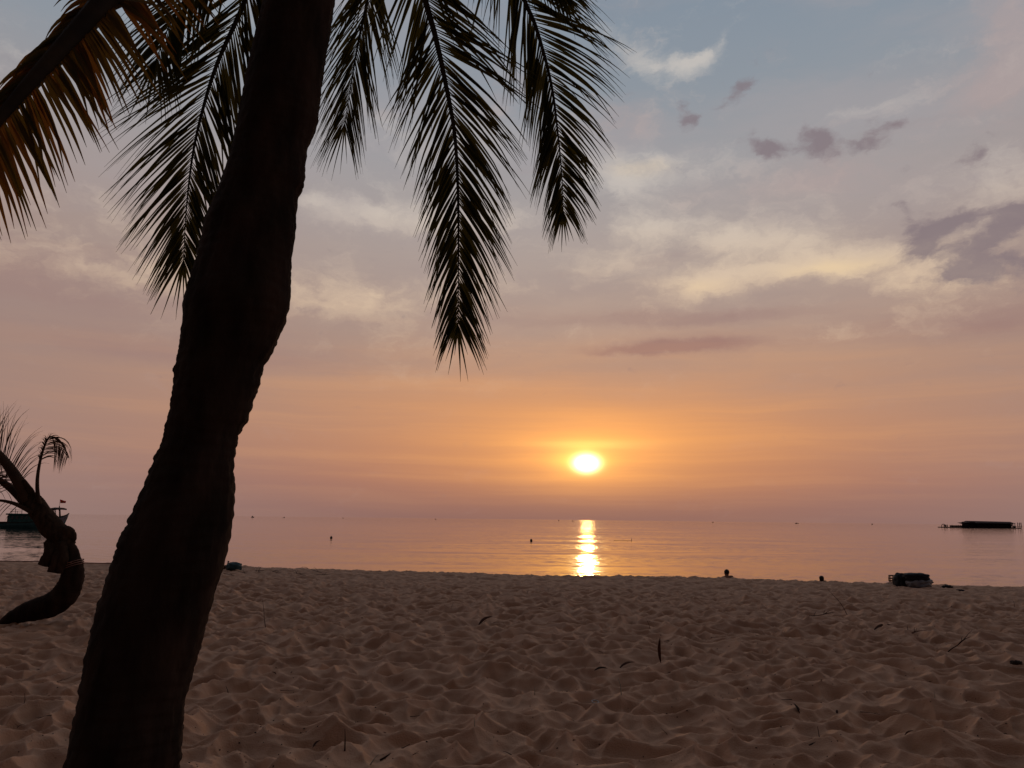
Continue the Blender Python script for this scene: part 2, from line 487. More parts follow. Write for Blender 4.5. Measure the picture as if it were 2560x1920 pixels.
# ------------------------------------------------------------------ the beach
SEA_Z = -1.0
cl = on_plane(0, 1404, 0.02); cr = on_plane(2560, 1467, 0.02)
CREST_K = (cr.y - cl.y) / (cr.x - cl.x)
CREST_0 = cl.y - CREST_K * cl.x


def hash2(ix, iy, seed):
    h = (ix.astype(np.int64) * 374761393 + iy.astype(np.int64) * 668265263 + seed * 1442695041) & 0xffffffff
    h = ((h ^ (h >> 13)) * 1274126177) & 0xffffffff
    h = (h ^ (h >> 16)) & 0xffffffff
    return h


def rnd(ix, iy, seed): return hash2(ix, iy, seed).astype(np.float64) / 4294967295.0


def vnoise(x, y, cell, seed):
    x = x / cell; y = y / cell
    ix = np.floor(x); iy = np.floor(y); fx = x - ix; fy = y - iy
    fx = fx * fx * (3 - 2 * fx); fy = fy * fy * (3 - 2 * fy)
    a = rnd(ix, iy, seed); b = rnd(ix + 1, iy, seed); c = rnd(ix, iy + 1, seed); d = rnd(ix + 1, iy + 1, seed)
    return (a * (1 - fx) + b * fx) * (1 - fy) + (c * (1 - fx) + d * fx) * fy - 0.5


def bowls(x, y, cell, k, cvar, soft, seed, aniso=0.55):
    """lower envelope of many bowls: trodden hollows that meet in crests"""
    ix = np.floor(x / cell); iy = np.floor(y / cell)
    acc = np.zeros_like(x)
    for di in (-2, -1, 0, 1, 2):
        for dj in (-2, -1, 0, 1, 2):
            if abs(di) + abs(dj) > 3: continue
            gx, gy = ix + di, iy + dj
            px = (gx + rnd(gx, gy, seed)) * cell; py = (gy + rnd(gx, gy, seed + 1)) * cell
            th = rnd(gx, gy, seed + 2) * np.pi
            s = 1 + aniso * rnd(gx, gy, seed + 3)
            dx, dy = x - px, y - py
            c_, s_ = np.cos(th), np.sin(th)
            u = (dx * c_ + dy * s_) / s; v = (dy * c_ - dx * s_) * s
            kk = k * (0.6 + 0.9 * rnd(gx, gy, seed + 5))
            h = kk * (u * u + v * v) + (rnd(gx, gy, seed + 4) - 0.5) * cvar
            acc += np.exp(-h / soft)
    return -np.log(acc) * soft


def macro_h(x, y):
    d = y - (CREST_0 + CREST_K * x)
    sp = np.log1p(np.exp(np.clip(d / 0.35, -40, 40))) * 0.35
    sp = np.where(d > 12, d, sp)
    drop = -0.14 * sp
    drop = np.where(drop < -1.4, -1.4 + (drop + 1.4) * 0.35, drop)
    rise = 0.05 * np.exp(-((d + 0.6) / 1.6) ** 2)
    return drop + rise + 0.10 * vnoise(x + 40, y, 3.4, 5) * (d < 4)


def sand_h(x, y):
    x = np.asarray(x, float); y = np.asarray(y, float)
    wx = x + 0.22 * vnoise(x, y, 0.55, 1) + 0.07 * vnoise(x, y, 0.2, 3)
    wy = y + 0.22 * vnoise(x, y, 0.55, 2) + 0.07 * vnoise(x, y, 0.2, 4)
    h = bowls(wx, wy, 0.265, 3.3, 0.052, 0.0013, 20)
    h = np.minimum(h, 0.062 + 0.42 * (h - 0.062))
    h2 = bowls(wx * 1.0 + 7, wy + 3, 0.13, 4.6, 0.034, 0.0010, 60)
    near = 1 / (1 + np.exp(np.clip((y - (CREST_0 + CREST_K * x) + 6.0) * 0.7, -40, 40)))
    h = h + (0.28 + 0.34 * (1 - near)) * h2 + 0.030 * vnoise(x, y, 0.9, 8) + 0.007 * vnoise(x, y, 0.07, 9) + 0.005 * vnoise(x, y, 0.035, 10)
    d = y - (CREST_0 + CREST_K * x)
    fade = 1 / (1 + np.exp(np.clip((d - 3.0) * 2, -40, 40)))
    near = 1 / (1 + np.exp(np.clip((d + 4.0) * 1.0, -40, 40)))
    return macro_h(x, y) + (h - 0.05) * (0.10 + (0.42 + 0.56 * near) * fade)


def sand_at(x, y):
    return float(sand_h(np.array([x]), np.array([y]))[0])


def build_sand():
    ys = list(np.arange(-30, -2, 1.5)) + list(np.arange(-2, 3.6, 0.12))
    y = 3.6
    while y < 28.5:
        ys.append(y); y += 0.0024 * y
    while y < 120:
        ys.append(y); y += 0.25 + (y - 28) * 0.05
    ys = np.array(ys)
    core = np.linspace(-0.74, 0.74, 900)
    side = 0.74 + (np.linspace(0, 1, 40)[1:] ** 2.2) * 6
    us = np.concatenate([-side[::-1], core, side])
    yeff = np.where(ys > 3.6, ys, 3.6 + (3.6 - ys) * 0.8)
    X = us[None, :] * yeff[:, None]
    Y = np.repeat(ys[:, None], len(us), 1)
    Z = sand_h(X.ravel(), Y.ravel())
    co = np.stack([X.ravel(), Y.ravel(), Z], 1).astype(np.float32)
    nr, nc = len(ys), len(us)
    idx = np.arange(nr * nc).reshape(nr, nc)
    q = np.stack([idx[:-1, :-1], idx[:-1, 1:], idx[1:, 1:], idx[1:, :-1]], -1).reshape(-1, 4).astype(np.int32)
    me = bpy.data.meshes.new('beach_sand')
    me.vertices.add(len(co)); me.vertices.foreach_set('co', co.ravel())
    me.loops.add(q.size); me.loops.foreach_set('vertex_index', q.ravel())
    me.polygons.add(len(q)); me.polygons.foreach_set('loop_start', np.arange(0, q.size, 4, dtype=np.int32))
    me.update(calc_edges=True)
    me.polygons.foreach_set('use_smooth', np.ones(len(q), dtype=bool))
    o = link('beach_sand', me, M['sand']); o['kind'] = 'structure'


build_sand()

wm = MB(); wm.v = [(-40000, 14, SEA_Z), (40000, 14, SEA_Z), (40000, 50000, SEA_Z), (-40000, 50000, SEA_Z)]; wm.f = [(0, 1, 2, 3)]
sea = wm.build('sea', M['water']); sea['kind'] = 'structure'


def ground(px, py, it=4):
    """spot on the sand seen at a photo pixel"""
    p = on_plane(px, py, 0.0)
    for _ in range(it): p = on_plane(px, py, sand_at(p.x, p.y))
    return p


# ------------------------------------------------------------------ palms
def make_leaflet(base, d0, L, w, nrm, grav, rng, kink=False, nseg=8):
    """one long folded leaflet: (verts, faces)"""
    vs, fs = [], []
    p = Vector(base); d = d0.normalized(); down = Vector((0, 0, -1))
    step = L / nseg
    side0 = d.cross(nrm).normalized()
    for i in range(nseg + 1):
        t = i / nseg
        ww = w * (0.28 + 0.72 * min(1, t / 0.22)) * (1 - max(0, (t - 0.25) / 0.75)) ** 0.85
        ww = max(ww, 0.0012)
        side = (side0 - d * side0.dot(d)).normalized()
        up = side.cross(d)
        vs += [p - side * ww / 2 + up * ww * 0.18, p.copy(), p + side * ww / 2 + up * ww * 0.18]
        if i < nseg:
            p = p + d * step
            g = grav * (0.35 + 1.4 * t)
            if kink and i == nseg // 2: g += 0.9
            d = (d + down * g * step / max(L, .2) * 2.0 + Vector((rng.gauss(0, .012), rng.gauss(0, .012), rng.gauss(0, .012)))).normalized()
    for i in range(nseg):
        for j in (0, 1):
            a = i * 3 + j
            fs.append((a, a + 1, a + 4, a + 3))
    return vs, fs


PALM_LEAFLETS = []      # (projected size, frond object, material, verts, faces)


def proj(p):
    v = CAM_R.transposed() @ (Vector(p) - CAM_LOC)
    if v.z > -0.05: return None
    return CX + F_PX * v.x / -v.z, CY - F_PX * v.y / -v.z


def frond(root, path, nrm, m, rng, r0=0.03, start=0.2, spacing=0.027, Lmax=0.75, Lmin=0.34, width=0.036, ang=(68, 20), grav=(0.6, 0.6),
          skip=0.0, sides=(1, -1), nseg=8, twist=35, fan=0.0, store=None, lscale=(1, 1), flat=0.75, name='frond', u_len=None, angs=None):
    pts = catmull(path, 14)
    cum = [0.0]
    for a, b in zip(pts, pts[1:]): cum.append(cum[-1] + (b - a).length)
    tot = cum[-1]
    b = MB()
    b.tube(pts, [max(0.0028, r0 * (1 - (c / tot)) ** 0.85) for c in cum], n=8, flat=flat)
    fo = b.build(name, M['rachis'] if m is not M['leaf_dry'] else M['leaf_dry'], root, smooth=True)
    fo.matrix_parent_inverse = root.matrix_world.inverted() if False else Matrix.Translation(-root.location)
    nrm = Vector(nrm).normalized()

    def at(s):
        for i in range(len(cum) - 1):
            if cum[i + 1] >= s:
                t = (s - cum[i]) / max(1e-6, cum[i + 1] - cum[i])
                T = (pts[min(i + 2, len(pts) - 1)] - pts[max(i - 1, 0)]).normalized()
                return pts[i].lerp(pts[i + 1], t), T
        return pts[-1], (pts[-1] - pts[-3]).normalized()
    s = tot * start; i = 0
    grp = [[0, 0.0, 1], [0, 0.0, 1]]
    mlist = m if isinstance(m, (list, tuple)) else [m]
    while s < tot - 0.004:
        u = (s - tot * start) / (tot * (1 - start))
        for si, sd in enumerate(sides):
            if rng.random() < max(skip, 0.06): continue
            p, T = at(s + rng.uniform(-.25, .25) * spacing)
            S_ = T.cross(nrm).normalized() * sd
            G = grp[si]
            if G[0] <= 0:                      # leaflets hang in clumps of uneven size
                G[2] = rng.choice((2, 3, 4, 5, 6, 8)); G[0] = G[2]; G[1] = rng.gauss(0, 6.5)
            G[0] -= 1
            wob = (G[1] + (G[0] - G[2] / 2) * 1.1) * (1 - .8 * u) + rng.gauss(0, 2.0 - 1.0 * u)
            m = rng.choice(mlist)
            aa = angs[si] if angs else ang
            a = rad(aa[0] + (aa[1] - aa[0]) * u ** 0.8 + wob)
            Lu = Lmax * min(1, 0.62 + 1.6 * u) * (1 - u ** 2.0) + Lmin * u ** 2.0
            L = Lu * lscale[si] * rng.uniform(0.84, 1.10)
            kink = rng.random() < 0.07
            if rng.random() < 0.09: L *= rng.uniform(0.5, 0.8)
            N2 = (nrm + S_ * math.tan(rad(rng.gauss(0, twist * 0.6)))).normalized()
            d0 = T * math.cos(a) + S_ * math.sin(a) + nrm * rng.gauss(0.02 + fan, 0.05)
            vs, fs = make_leaflet(p, d0, L, width * (1 - 0.42 * u) * rng.uniform(0.62, 1.0), N2, grav[si] * rng.uniform(.7, 1.3), rng, kink, nseg)
            (store if store is not None else PALM_LEAFLETS).append((fo, m, vs, fs))
        s += spacing * (1 - 0.45 * u); i += 1
    if mlist[0] is not M['leaf_dry']:
        T = (pts[-1] - pts[-4]).normalized(); S_ = T.cross(nrm).normalized()
        for a in (-17, -9, -3, 4, 11, 18):
            d0 = T * math.cos(rad(a)) + S_ * math.sin(rad(a))
            vs, fs = make_leaflet(pts[-1], d0, Lmin * rng.uniform(.55, 1.1), width * .5, nrm, .1, rng, False, nseg)
            (store if store is not None else PALM_LEAFLETS).append((fo, m, vs, fs))
    return fo


def place_leaflets(root, store, limit, restname):
    scored = []
    for fo, m, vs, fs in store:
        size = 0.0; last = None
        for v in vs[1::3]:
            q = proj(v)
            if q and 0 <= q[0] <= 2560 and 0 <= q[1] <= 1920:
                if last: size += math.dist(q, last)
                last = q
            else: last = None
        scored.append(size)
    order = sorted(range(len(store)), key=lambda i: -scored[i])
    rest = {}
    inv = Matrix.Translation(-root.location)
    for rank, i in enumerate(order):
        fo, m, vs, fs = store[i]
        if rank < limit and scored[i] > 8:
            me = bpy.data.meshes.new('leaflet'); me.from_pydata([tuple(v) for v in vs], [], fs); me.update()
            o = link('leaflet', me, m, fo, smooth=True)
        else:
            rest.setdefault(m.name, []).append((vs, fs))
    b = MB(); mats = []; mi = []
    for k, lst in rest.items():
        mats.append(bpy.data.materials[k])
        for vs, fs in lst:
            o_ = len(b.v); b.v += [tuple(v) for v in vs]
            b.f += [tuple(q + o_ for q in f) for f in fs]; mi += [len(mats) - 1] * len(fs)
    if b.v:
        me = b.mesh(restname)
        for mm in mats: me.materials.append(mm)
        me.polygons.foreach_set('material_index', mi)
        o = link(restname, me, None, root, smooth=True); o['kind'] = 'stuff'
        o.matrix_parent_inverse = inv


def interp(tab, y):
    tab = sorted(tab, key=lambda t: t[1])
    if y <= tab[0][1]:
        (x0, y0), (x1, y1) = tab[0], tab[3]
    elif y >= tab[-1][1]:
        (x0, y0), (x1, y1) = tab[-4], tab[-1]
    else:
        for a, b in zip(tab, tab[1:]):
            if a[1] <= y <= b[1]: (x0, y0), (x1, y1) = a, b; break
    return x0 + (x1 - x0) * (y - y0) / (y1 - y0)


TL = [(665, 0), (641, 96), (608, 265), (579, 396), (540, 514), (518, 563), (504, 635), (489, 683), (477, 727), (465, 770), (460, 828), (453, 886), (443, 929),
      (441, 963), (435, 997), (432, 1030), (422, 1064), (410, 1112), (400, 1136), (370, 1215), (345, 1270), (333, 1300), (311, 1341), (300, 1382), (285, 1423),
      (270, 1472), (253, 1524), (242, 1569), (230, 1629), (219, 1681), (212, 1730), (199, 1797), (185, 1861), (172, 1920)]
TR = [(834, 0), (825, 63), (815, 121), (801, 217), (791, 299), (767, 362), (762, 410), (757, 458), (743, 482), (737, 587), (728, 635), (723, 702), (721, 755), (713, 794),
      (694, 837), (675, 881), (655, 910), (641, 963), (622, 1021), (612, 1050), (593, 1083), (586, 1122), (582, 1175), (583, 1199), (581, 1252), (574, 1300),
      (569, 1330), (559, 1386), (550, 1431), (531, 1479), (520, 1524), (505, 1569), (492, 1618), (479, 1663), (468, 1704), (455, 1767), (449, 1842), (440, 1920)]

prng = random.Random(5)
root_p = P(255, 2180, 2.75)
palm = empty('coconut_palm', (root_p.x, root_p.y, sand_at(root_p.x, root_p.y) - 0.1), 'large leaning dark coconut palm with drooping fronds close in front on the left', 'palm tree')
PALM_INV = Matrix.Translation(-palm.location)


def trunk_depth(y): return 2.80 + (1920 - y) / 1920 * 0.55


def build_trunk():
    rings = []; n = 72
    ys = [2560 - i * 6.5 for i in range(int((2560 + 330) / 6.5))]
    for y in ys:
        xl, xr = interp(TL, y), interp(TR, y)
        D = trunk_depth(y)
        if y > 1920:            # flared foot, out of the picture
            xl -= (y - 1920) ** 1.5 * 0.004; xr += (y - 1920) ** 1.5 * 0.010
        if y < 0:
            mid = (xl + xr) / 2; xl, xr = mid - 84, mid + 84
        a, b = P(xl, y, D), P(xr, y, D)
        c = (a + b) / 2; rx = (b - a).length / 2
        rings.append((c, rx))
    vs = []
    zs = 0.0
    b = MB(); out = []
    for i, (c, rx) in enumerate(rings):
        if i: zs += (rings[i][0] - rings[i - 1][0]).length
        row = []
        for k in range(n):
            th = 2 * math.pi * k / n
            dx, dy = math.cos(th), math.sin(th)
            q = Vector((dx * 1.1, dy * 1.1, zs * 2.2))
            # leaf scars as uneven steps, vertical cracks, scabs
            ph = zs / 0.048 + 1.3 * mnoise.noise(Vector((dx * .8, dy * .8, zs * 1.5)))
            fr = ph - math.floor(ph)
            amp_ = max(0.0, 0.5 + 1.3 * mnoise.noise(Vector((dx * 1.5, dy * 1.5, zs * 3.1 + 9))))
            scar = (-0.0050 * math.exp(-((fr - 0.5) / 0.14) ** 2) + 0.0030 * fr) * amp_
            crack = -0.012 * max(0, mnoise.noise(Vector((dx * 7, dy * 7, zs * 1.3))) - 0.15)
            rough = 0.006 * mnoise.noise(q * 2.4) + 0.007 * mnoise.noise(q * 7) + 0.006 * mnoise.noise(q * 16)
            r = rx + scar + crack + rough * 0.8 - 0.002
            row.append(c + Vector((dx * r, dy * r * 0.96, 0)))
        out.append(row)
    b.quadstrip(out)
    o = b.build('trunk', M['bark'], palm, smooth=True)
    o.matrix_parent_inverse = PALM_INV
    return rings[-1][0]


top = build_trunk()
CROWN = top + Vector((0.05, 0.03, 0.12))
# fibrous leaf bases round the crown
for k in range(8):
    th = k * 2.39996
    d = Vector((math.cos(th), math.sin(th), 0.9))
    b = MB(); b.tube([CROWN - Vector((0, 0, 0.35)) + d * 0.02, CROWN + d * 0.16, CROWN + d * 0.34], [0.09, 0.075, 0.035], n=8, flat=0.5)
    o = b.build('leaf_base', M['fibre'], palm, smooth=True); o.matrix_parent_inverse = PALM_INV


def pp(*t): return [P(*q) for q in t]


C0 = CROWN
toward = Vector((0.0, -1, 0.0))
# old frond reaching to the left and nearer, half dead, leaflets hanging on the low side
frond(palm, [C0 + Vector((-.05, -.05, .1)), C0 + Vector((-.30, -.22, .18))] + pp((330, -65, 2.95), (262, 5, 2.85), (135, 145, 2.72), (58, 230, 2.65), (-20, 320, 2.60), (-130, 425, 2.52), (-270, 530, 2.46)),
      (0.25, -1, 0.12), [M['leaf_old'], M['leaf_yellow'], M['leaf_yellow']], prng, r0=0.085, flat=1.25, start=0.20, spacing=0.021, Lmax=0.50, Lmin=0.4, width=0.038, angs=((38, 30), (78, 44)), grav=(0.9, 0.16), twist=9, lscale=(0.62, 1.0))
# frond hanging left of the trunk
frond(palm, [C0 + Vector((-.05, .05, .12)), C0 + Vector((-.22, .40, .34)), P(650, -130, 4.05)] + pp((613, 0, 4.1), (545, 154, 4.12), (508, 270, 4.12), (482, 386, 4.1), (466, 520, 4.05), (459, 650, 4.0)),
      (0.1, -1, 0.1), M['leaf'], prng, r0=0.026, start=0.25, spacing=0.0215, Lmax=0.92, Lmin=0.33, width=0.025, angs=((48, 25), (42, 23)), grav=(0.15, 0.2), twist=30)
# long frond right of the trunk
frond(palm, [C0 + Vector((.06, .08, .15)), C0 + Vector((.34, .55, .50)), P(1030, -130, 4.15)] + pp((1063, 0, 4.25), (1088, 90, 4.28), (1112, 199, 4.3), (1136, 331, 4.3), (1145, 482, 4.28), (1146, 663, 4.22), (1145, 812, 4.15)),
      (-0.1, -1, 0.1), M['leaf'], prng, r0=0.030, start=0.24, spacing=0.021, Lmax=0.80, Lmin=0.33, width=0.027, angs=((46, 22), (46, 24)), grav=(0.35, 0.25), twist=32, lscale=(.92, 1.05))
# frond at the right edge of the crown
frond(palm, [C0 + Vector((.10, .05, .15)), C0 + Vector((.62, .42, .58)), P(1275, -110, 4.35)] + pp((1311, 0, 4.45), (1341, 72, 4.48), (1377, 205, 4.5), (1395, 337, 4.5), (1406, 458, 4.46), (1408, 528, 4.44)),
      (-0.35, -1, 0.1), M['leaf'], prng, r0=0.030, start=0.24, spacing=0.021, Lmax=0.80, Lmin=0.28, width=0.026, angs=((30, 23), (58, 30)), grav=(0.4, 0.3), twist=30)
# small frond behind, just right of the trunk
frond(palm, [C0 + Vector((.02, .14, .12)), C0 + Vector((.10, .75, .5)), P(935, -120, 4.85)] + pp((918, 0, 4.95), (893, 120, 5.0), (868, 270, 5.0), (862, 310, 4.98)),
      (0.0, -1, 0.15), M['leaf'], prng, r0=0.026, start=0.3, spacing=0.022, Lmax=0.84, Lmin=0.46, width=0.022, angs=((32, 18), (34, 18)), grav=(0.25, 0.3), twist=40)
# dark overlapping frond above the left one
frond(palm, [C0 + Vector((-.08, -.02, .14)), C0 + Vector((-.35, .25, .34)), P(620, -170, 3.75)] + pp((560, -110, 3.8), (490, -40, 3.85), (430, 50, 3.88), (390, 150, 3.88)),
      (0.15, -1, 0.2), M['leaf'], prng, r0=0.026, start=0.28, spacing=0.027, Lmax=0.62, Lmin=0.40, width=0.032, angs=((40, 24), (66, 26)), grav=(0.4, 0.35), twist=25)
# leaflets dropping in from a high frond over the right pair
frond(palm, [C0 + Vector((.08, .0, .2)), C0 + Vector((.55, .30, .75)), P(1180, -230, 3.95)] + pp((1260, -150, 4.0), (1340, -80, 4.05), (1410, -10, 4.1)),
      (-0.2, -1, 0.2), M['leaf'], prng, r0=0.026, start=0.3, spacing=0.030, Lmax=0.60, Lmin=0.26, width=0.030, angs=((40, 20), (60, 30)), grav=(0.8, 0.8), twist=30)
# high frond over the top left corner
frond(palm, [C0 + Vector((-.1, .0, .2)), C0 + Vector((-.6, .2, .62)), P(330, -330, 3.6)] + pp((180, -260, 3.6), (60, -190, 3.55), (-60, -110, 3.5), (-150, 0, 3.45)),
      (0.1, -1, 0.3), M['leaf'], prng, r0=0.028, start=0.3, spacing=0.034, Lmax=0.50, Lmin=0.30, width=0.024, angs=((40, 30), (60, 30)), grav=(0.8, 0.8), twist=30)
place_leaflets(palm, PALM_LEAFLETS, 300, 'small_leaflets')


# ---- the small curved palm further off on the left
def q1(cx, cy): return cx / 2.5525, 950 + cy / 2.5525          # enlargement -> photo


SPD = 11.6
bp_ = ground(20, 1558); SPD = bp_.y
sp_root = empty('small_palm', (bp_.x, bp_.y, bp_.z), 'small hook shaped palm with ragged dry fronds rising from the sand', 'palm tree')
SP_INV = Matrix.Translation(-sp_root.location)
def sp(cx, cy, dd=0.0): return P(*q1(cx, cy), SPD + dd)
PXM = SPD / F_PX / 2.5525


def rough_tube(pts, rads, n, amp, seed, ring=0.0):
    pc = catmull(pts, 8); rr = []
    for i in range(len(rads) - 1):
        for k in range(8): rr.append(rads[i] + (rads[i + 1] - rads[i]) * k / 8)
    rr.append(rads[-1])
    b = MB(); b.tube(pc, rr, n=n)
    for i, v in enumerate(b.v):
        c = pc[i // n]; v = Vector(v)
        d = v - c; k = 1 + amp * mnoise.fractal(v * 9 + Vector((seed, 0, 0)), .8, 2, 3) + ring * math.sin((i // n) * 2.1)
        b.v[i] = tuple(c + d * k)
    return b


tp = [(-60, 1640), (30, 1560), (130, 1495), (240, 1462), (340, 1428), (415, 1365), (455, 1285), (466, 1200), (456, 1125), (432, 1060), (408, 1010)]
tr_ = [40, 40, 52, 68, 74, 74, 70, 60, 50, 46, 52]
o = rough_tube([sp(*t) for t in tp], [r * PXM for r in tr_], 20, 0.10, 3, 0.02).build('trunk', M['bark'], sp_root, True); o.matrix_parent_inverse = SP_INV
o = rough_tube([sp(440, 1060), sp(400, 1010), sp(330, 945), sp(262, 850), sp(205, 775), sp(150, 705)], [r * PXM for r in (44, 66, 68, 62, 54, 40)], 18, 0.10, 8).build('crown_shaft', M['fibre'], sp_root, True); o.matrix_parent_inverse = SP_INV
o = rough_tube([sp(360, 960, -.05), sp(420, 965, -.05), sp(462, 1005, -.02), sp(470, 1030, 0)], [r * PXM for r in (30, 36, 28, 12)], 12, 0.3, 5).build('leaf_base', M['fibre'], sp_root, True); o.matrix_parent_inverse = SP_INV
for (a, c, w, e) in (((335, 1030), (278, 1185), 34, 31), ((375, 1040), (335, 1228), 30, 30), ((405, 1040), (380, 1236), 34, 16), ((312, 1040), (300, 1150), 26, 20)):
    mid = ((a[0] + c[0]) / 2 + 8, (a[1] + c[1]) / 2)
    o = rough_tube([sp(*a, -.06), sp(*mid, -.14), sp(*c, -.16)], [w * PXM, w * PXM, e * PXM], 9, 0.35, a[0]).build('leaf_stub', M['fibre'], sp_root, True); o.matrix_parent_inverse = SP_INV
for (a, c) in (((205, 790), (262, 740)), ((285, 860), (360, 940)), ((150, 640), (235, 760))):
    o = rough_tube([sp(*a, -.08), sp((a[0] + c[0]) / 2, (a[1] + c[1]) / 2, -.09), sp(*c, -.07)], [14 * PXM, 17 * PXM, 8 * PXM], 8, 0.3, a[0]).build('leaf_base', M['fibre'], sp_root, True); o.matrix_parent_inverse = SP_INV
SMALL = []
srng = random.Random(9)
kw = dict(store=SMALL, nseg=7)
frond(sp_root, [sp(190, 770), sp(120, 650, -.05), sp(50, 545, -.1), sp(-40, 440, -.15), sp(-160, 330, -.2), sp(-330, 240, -.3)], (0.1, -1, 0.1), M['leaf_dry'], srng, r0=0.13, start=0.17, spacing=0.021, Lmax=0.78, Lmin=0.4,
      width=0.018, angs=((56, 40), (70, 44)), grav=(0.75, 0.6), twist=40, skip=0.06, **kw)
frond(sp_root, [sp(170, 780, .08), sp(70, 690, .1), sp(-50, 615, .1), sp(-220, 560, .1)], (0.1, -1, 0.1), M['leaf_dry'], srng, r0=0.10, start=0.3, spacing=0.05, Lmax=0.7, Lmin=0.4, width=0.016, angs=((60, 40), (62, 40)), grav=(0.8, 0.3), twist=40, skip=0.2, **kw)
frond(sp_root, [sp(250, 790, -.12), sp(238, 690, -.13), sp(243, 590, -.12), sp(268, 470, -.10), sp(308, 372, -.06), sp(345, 368, -.02), sp(395, 412, .0), sp(432, 492, .02)], (0.0, -1, 0.15), M['leaf_dry'], srng, r0=0.036, start=0.44,
      spacing=0.022, Lmax=0.62, Lmin=0.24, width=0.022, angs=((62, 40), (30, 30)), grav=(2.2, 2.2), twist=45, skip=0.08, lscale=(0.95, 0.25), **kw)
frond(sp_root, [sp(215, 850, -.1), sp(150, 815, -.14), sp(70, 782, -.16), sp(-30, 768, -.18), sp(-160, 790, -.2)], (0.0, -1, 0.1), M['leaf_dry'], srng, r0=0.050, start=0.3, spacing=0.06, Lmax=0.42, Lmin=0.3, width=0.014,
      angs=((60, 40), (62, 40)), grav=(1.2, 0.5), twist=45, skip=0.25, **kw)
place_leaflets(sp_root, SMALL, 200, 'small_leaflets')

# thin cord tied round the small palm
b = MB()
b.tube(catmull([P(-120, 1400, SPD + .3), P(-30, 1402, SPD + .2), P(100, 1404, SPD + .1), P(178, 1406, SPD - .18)], 6), 0.007, n=5)
rope = tag(b.build('cord', M['rope']), 'thin pale cord stretched low along the beach past the hooked palm', 'cord')
b = MB(); b.tube(catmull([P(206, 1407, SPD - .18), P(260, 1408.5, SPD - .1), P(330, 1411, SPD), P(415, 1415, SPD + .1)], 6), 0.007, n=5)
o = b.build('cord_run', M['rope'], rope)
for k in range(3):
    cpt = sp(464, 1165 + k * 13); rr = 60 * PXM
    b = MB(); b.tube([cpt + Vector((math.cos(t) * rr, math.sin(t) * rr, 0.05 * math.cos(t))) for t in [i * math.pi / 10 for i in range(21)]], 0.006, n=5)
    b.build('cord_loop', M['rope'], rope)
g = P(415, 1415, SPD + .1); gz = sand_at(g.x, g.y)
b = MB(); b.tube([(g.x, g.y, gz - .2), (g.x + .01, g.y, (gz + g.z) / 2), (g.x, g.y, g.z + .06)], [.022, .02, .017], n=7)
tag(b.build('stake', M['twig'], None, True), 'wooden stake in the sand holding the cord behind the large palm', 'stake')


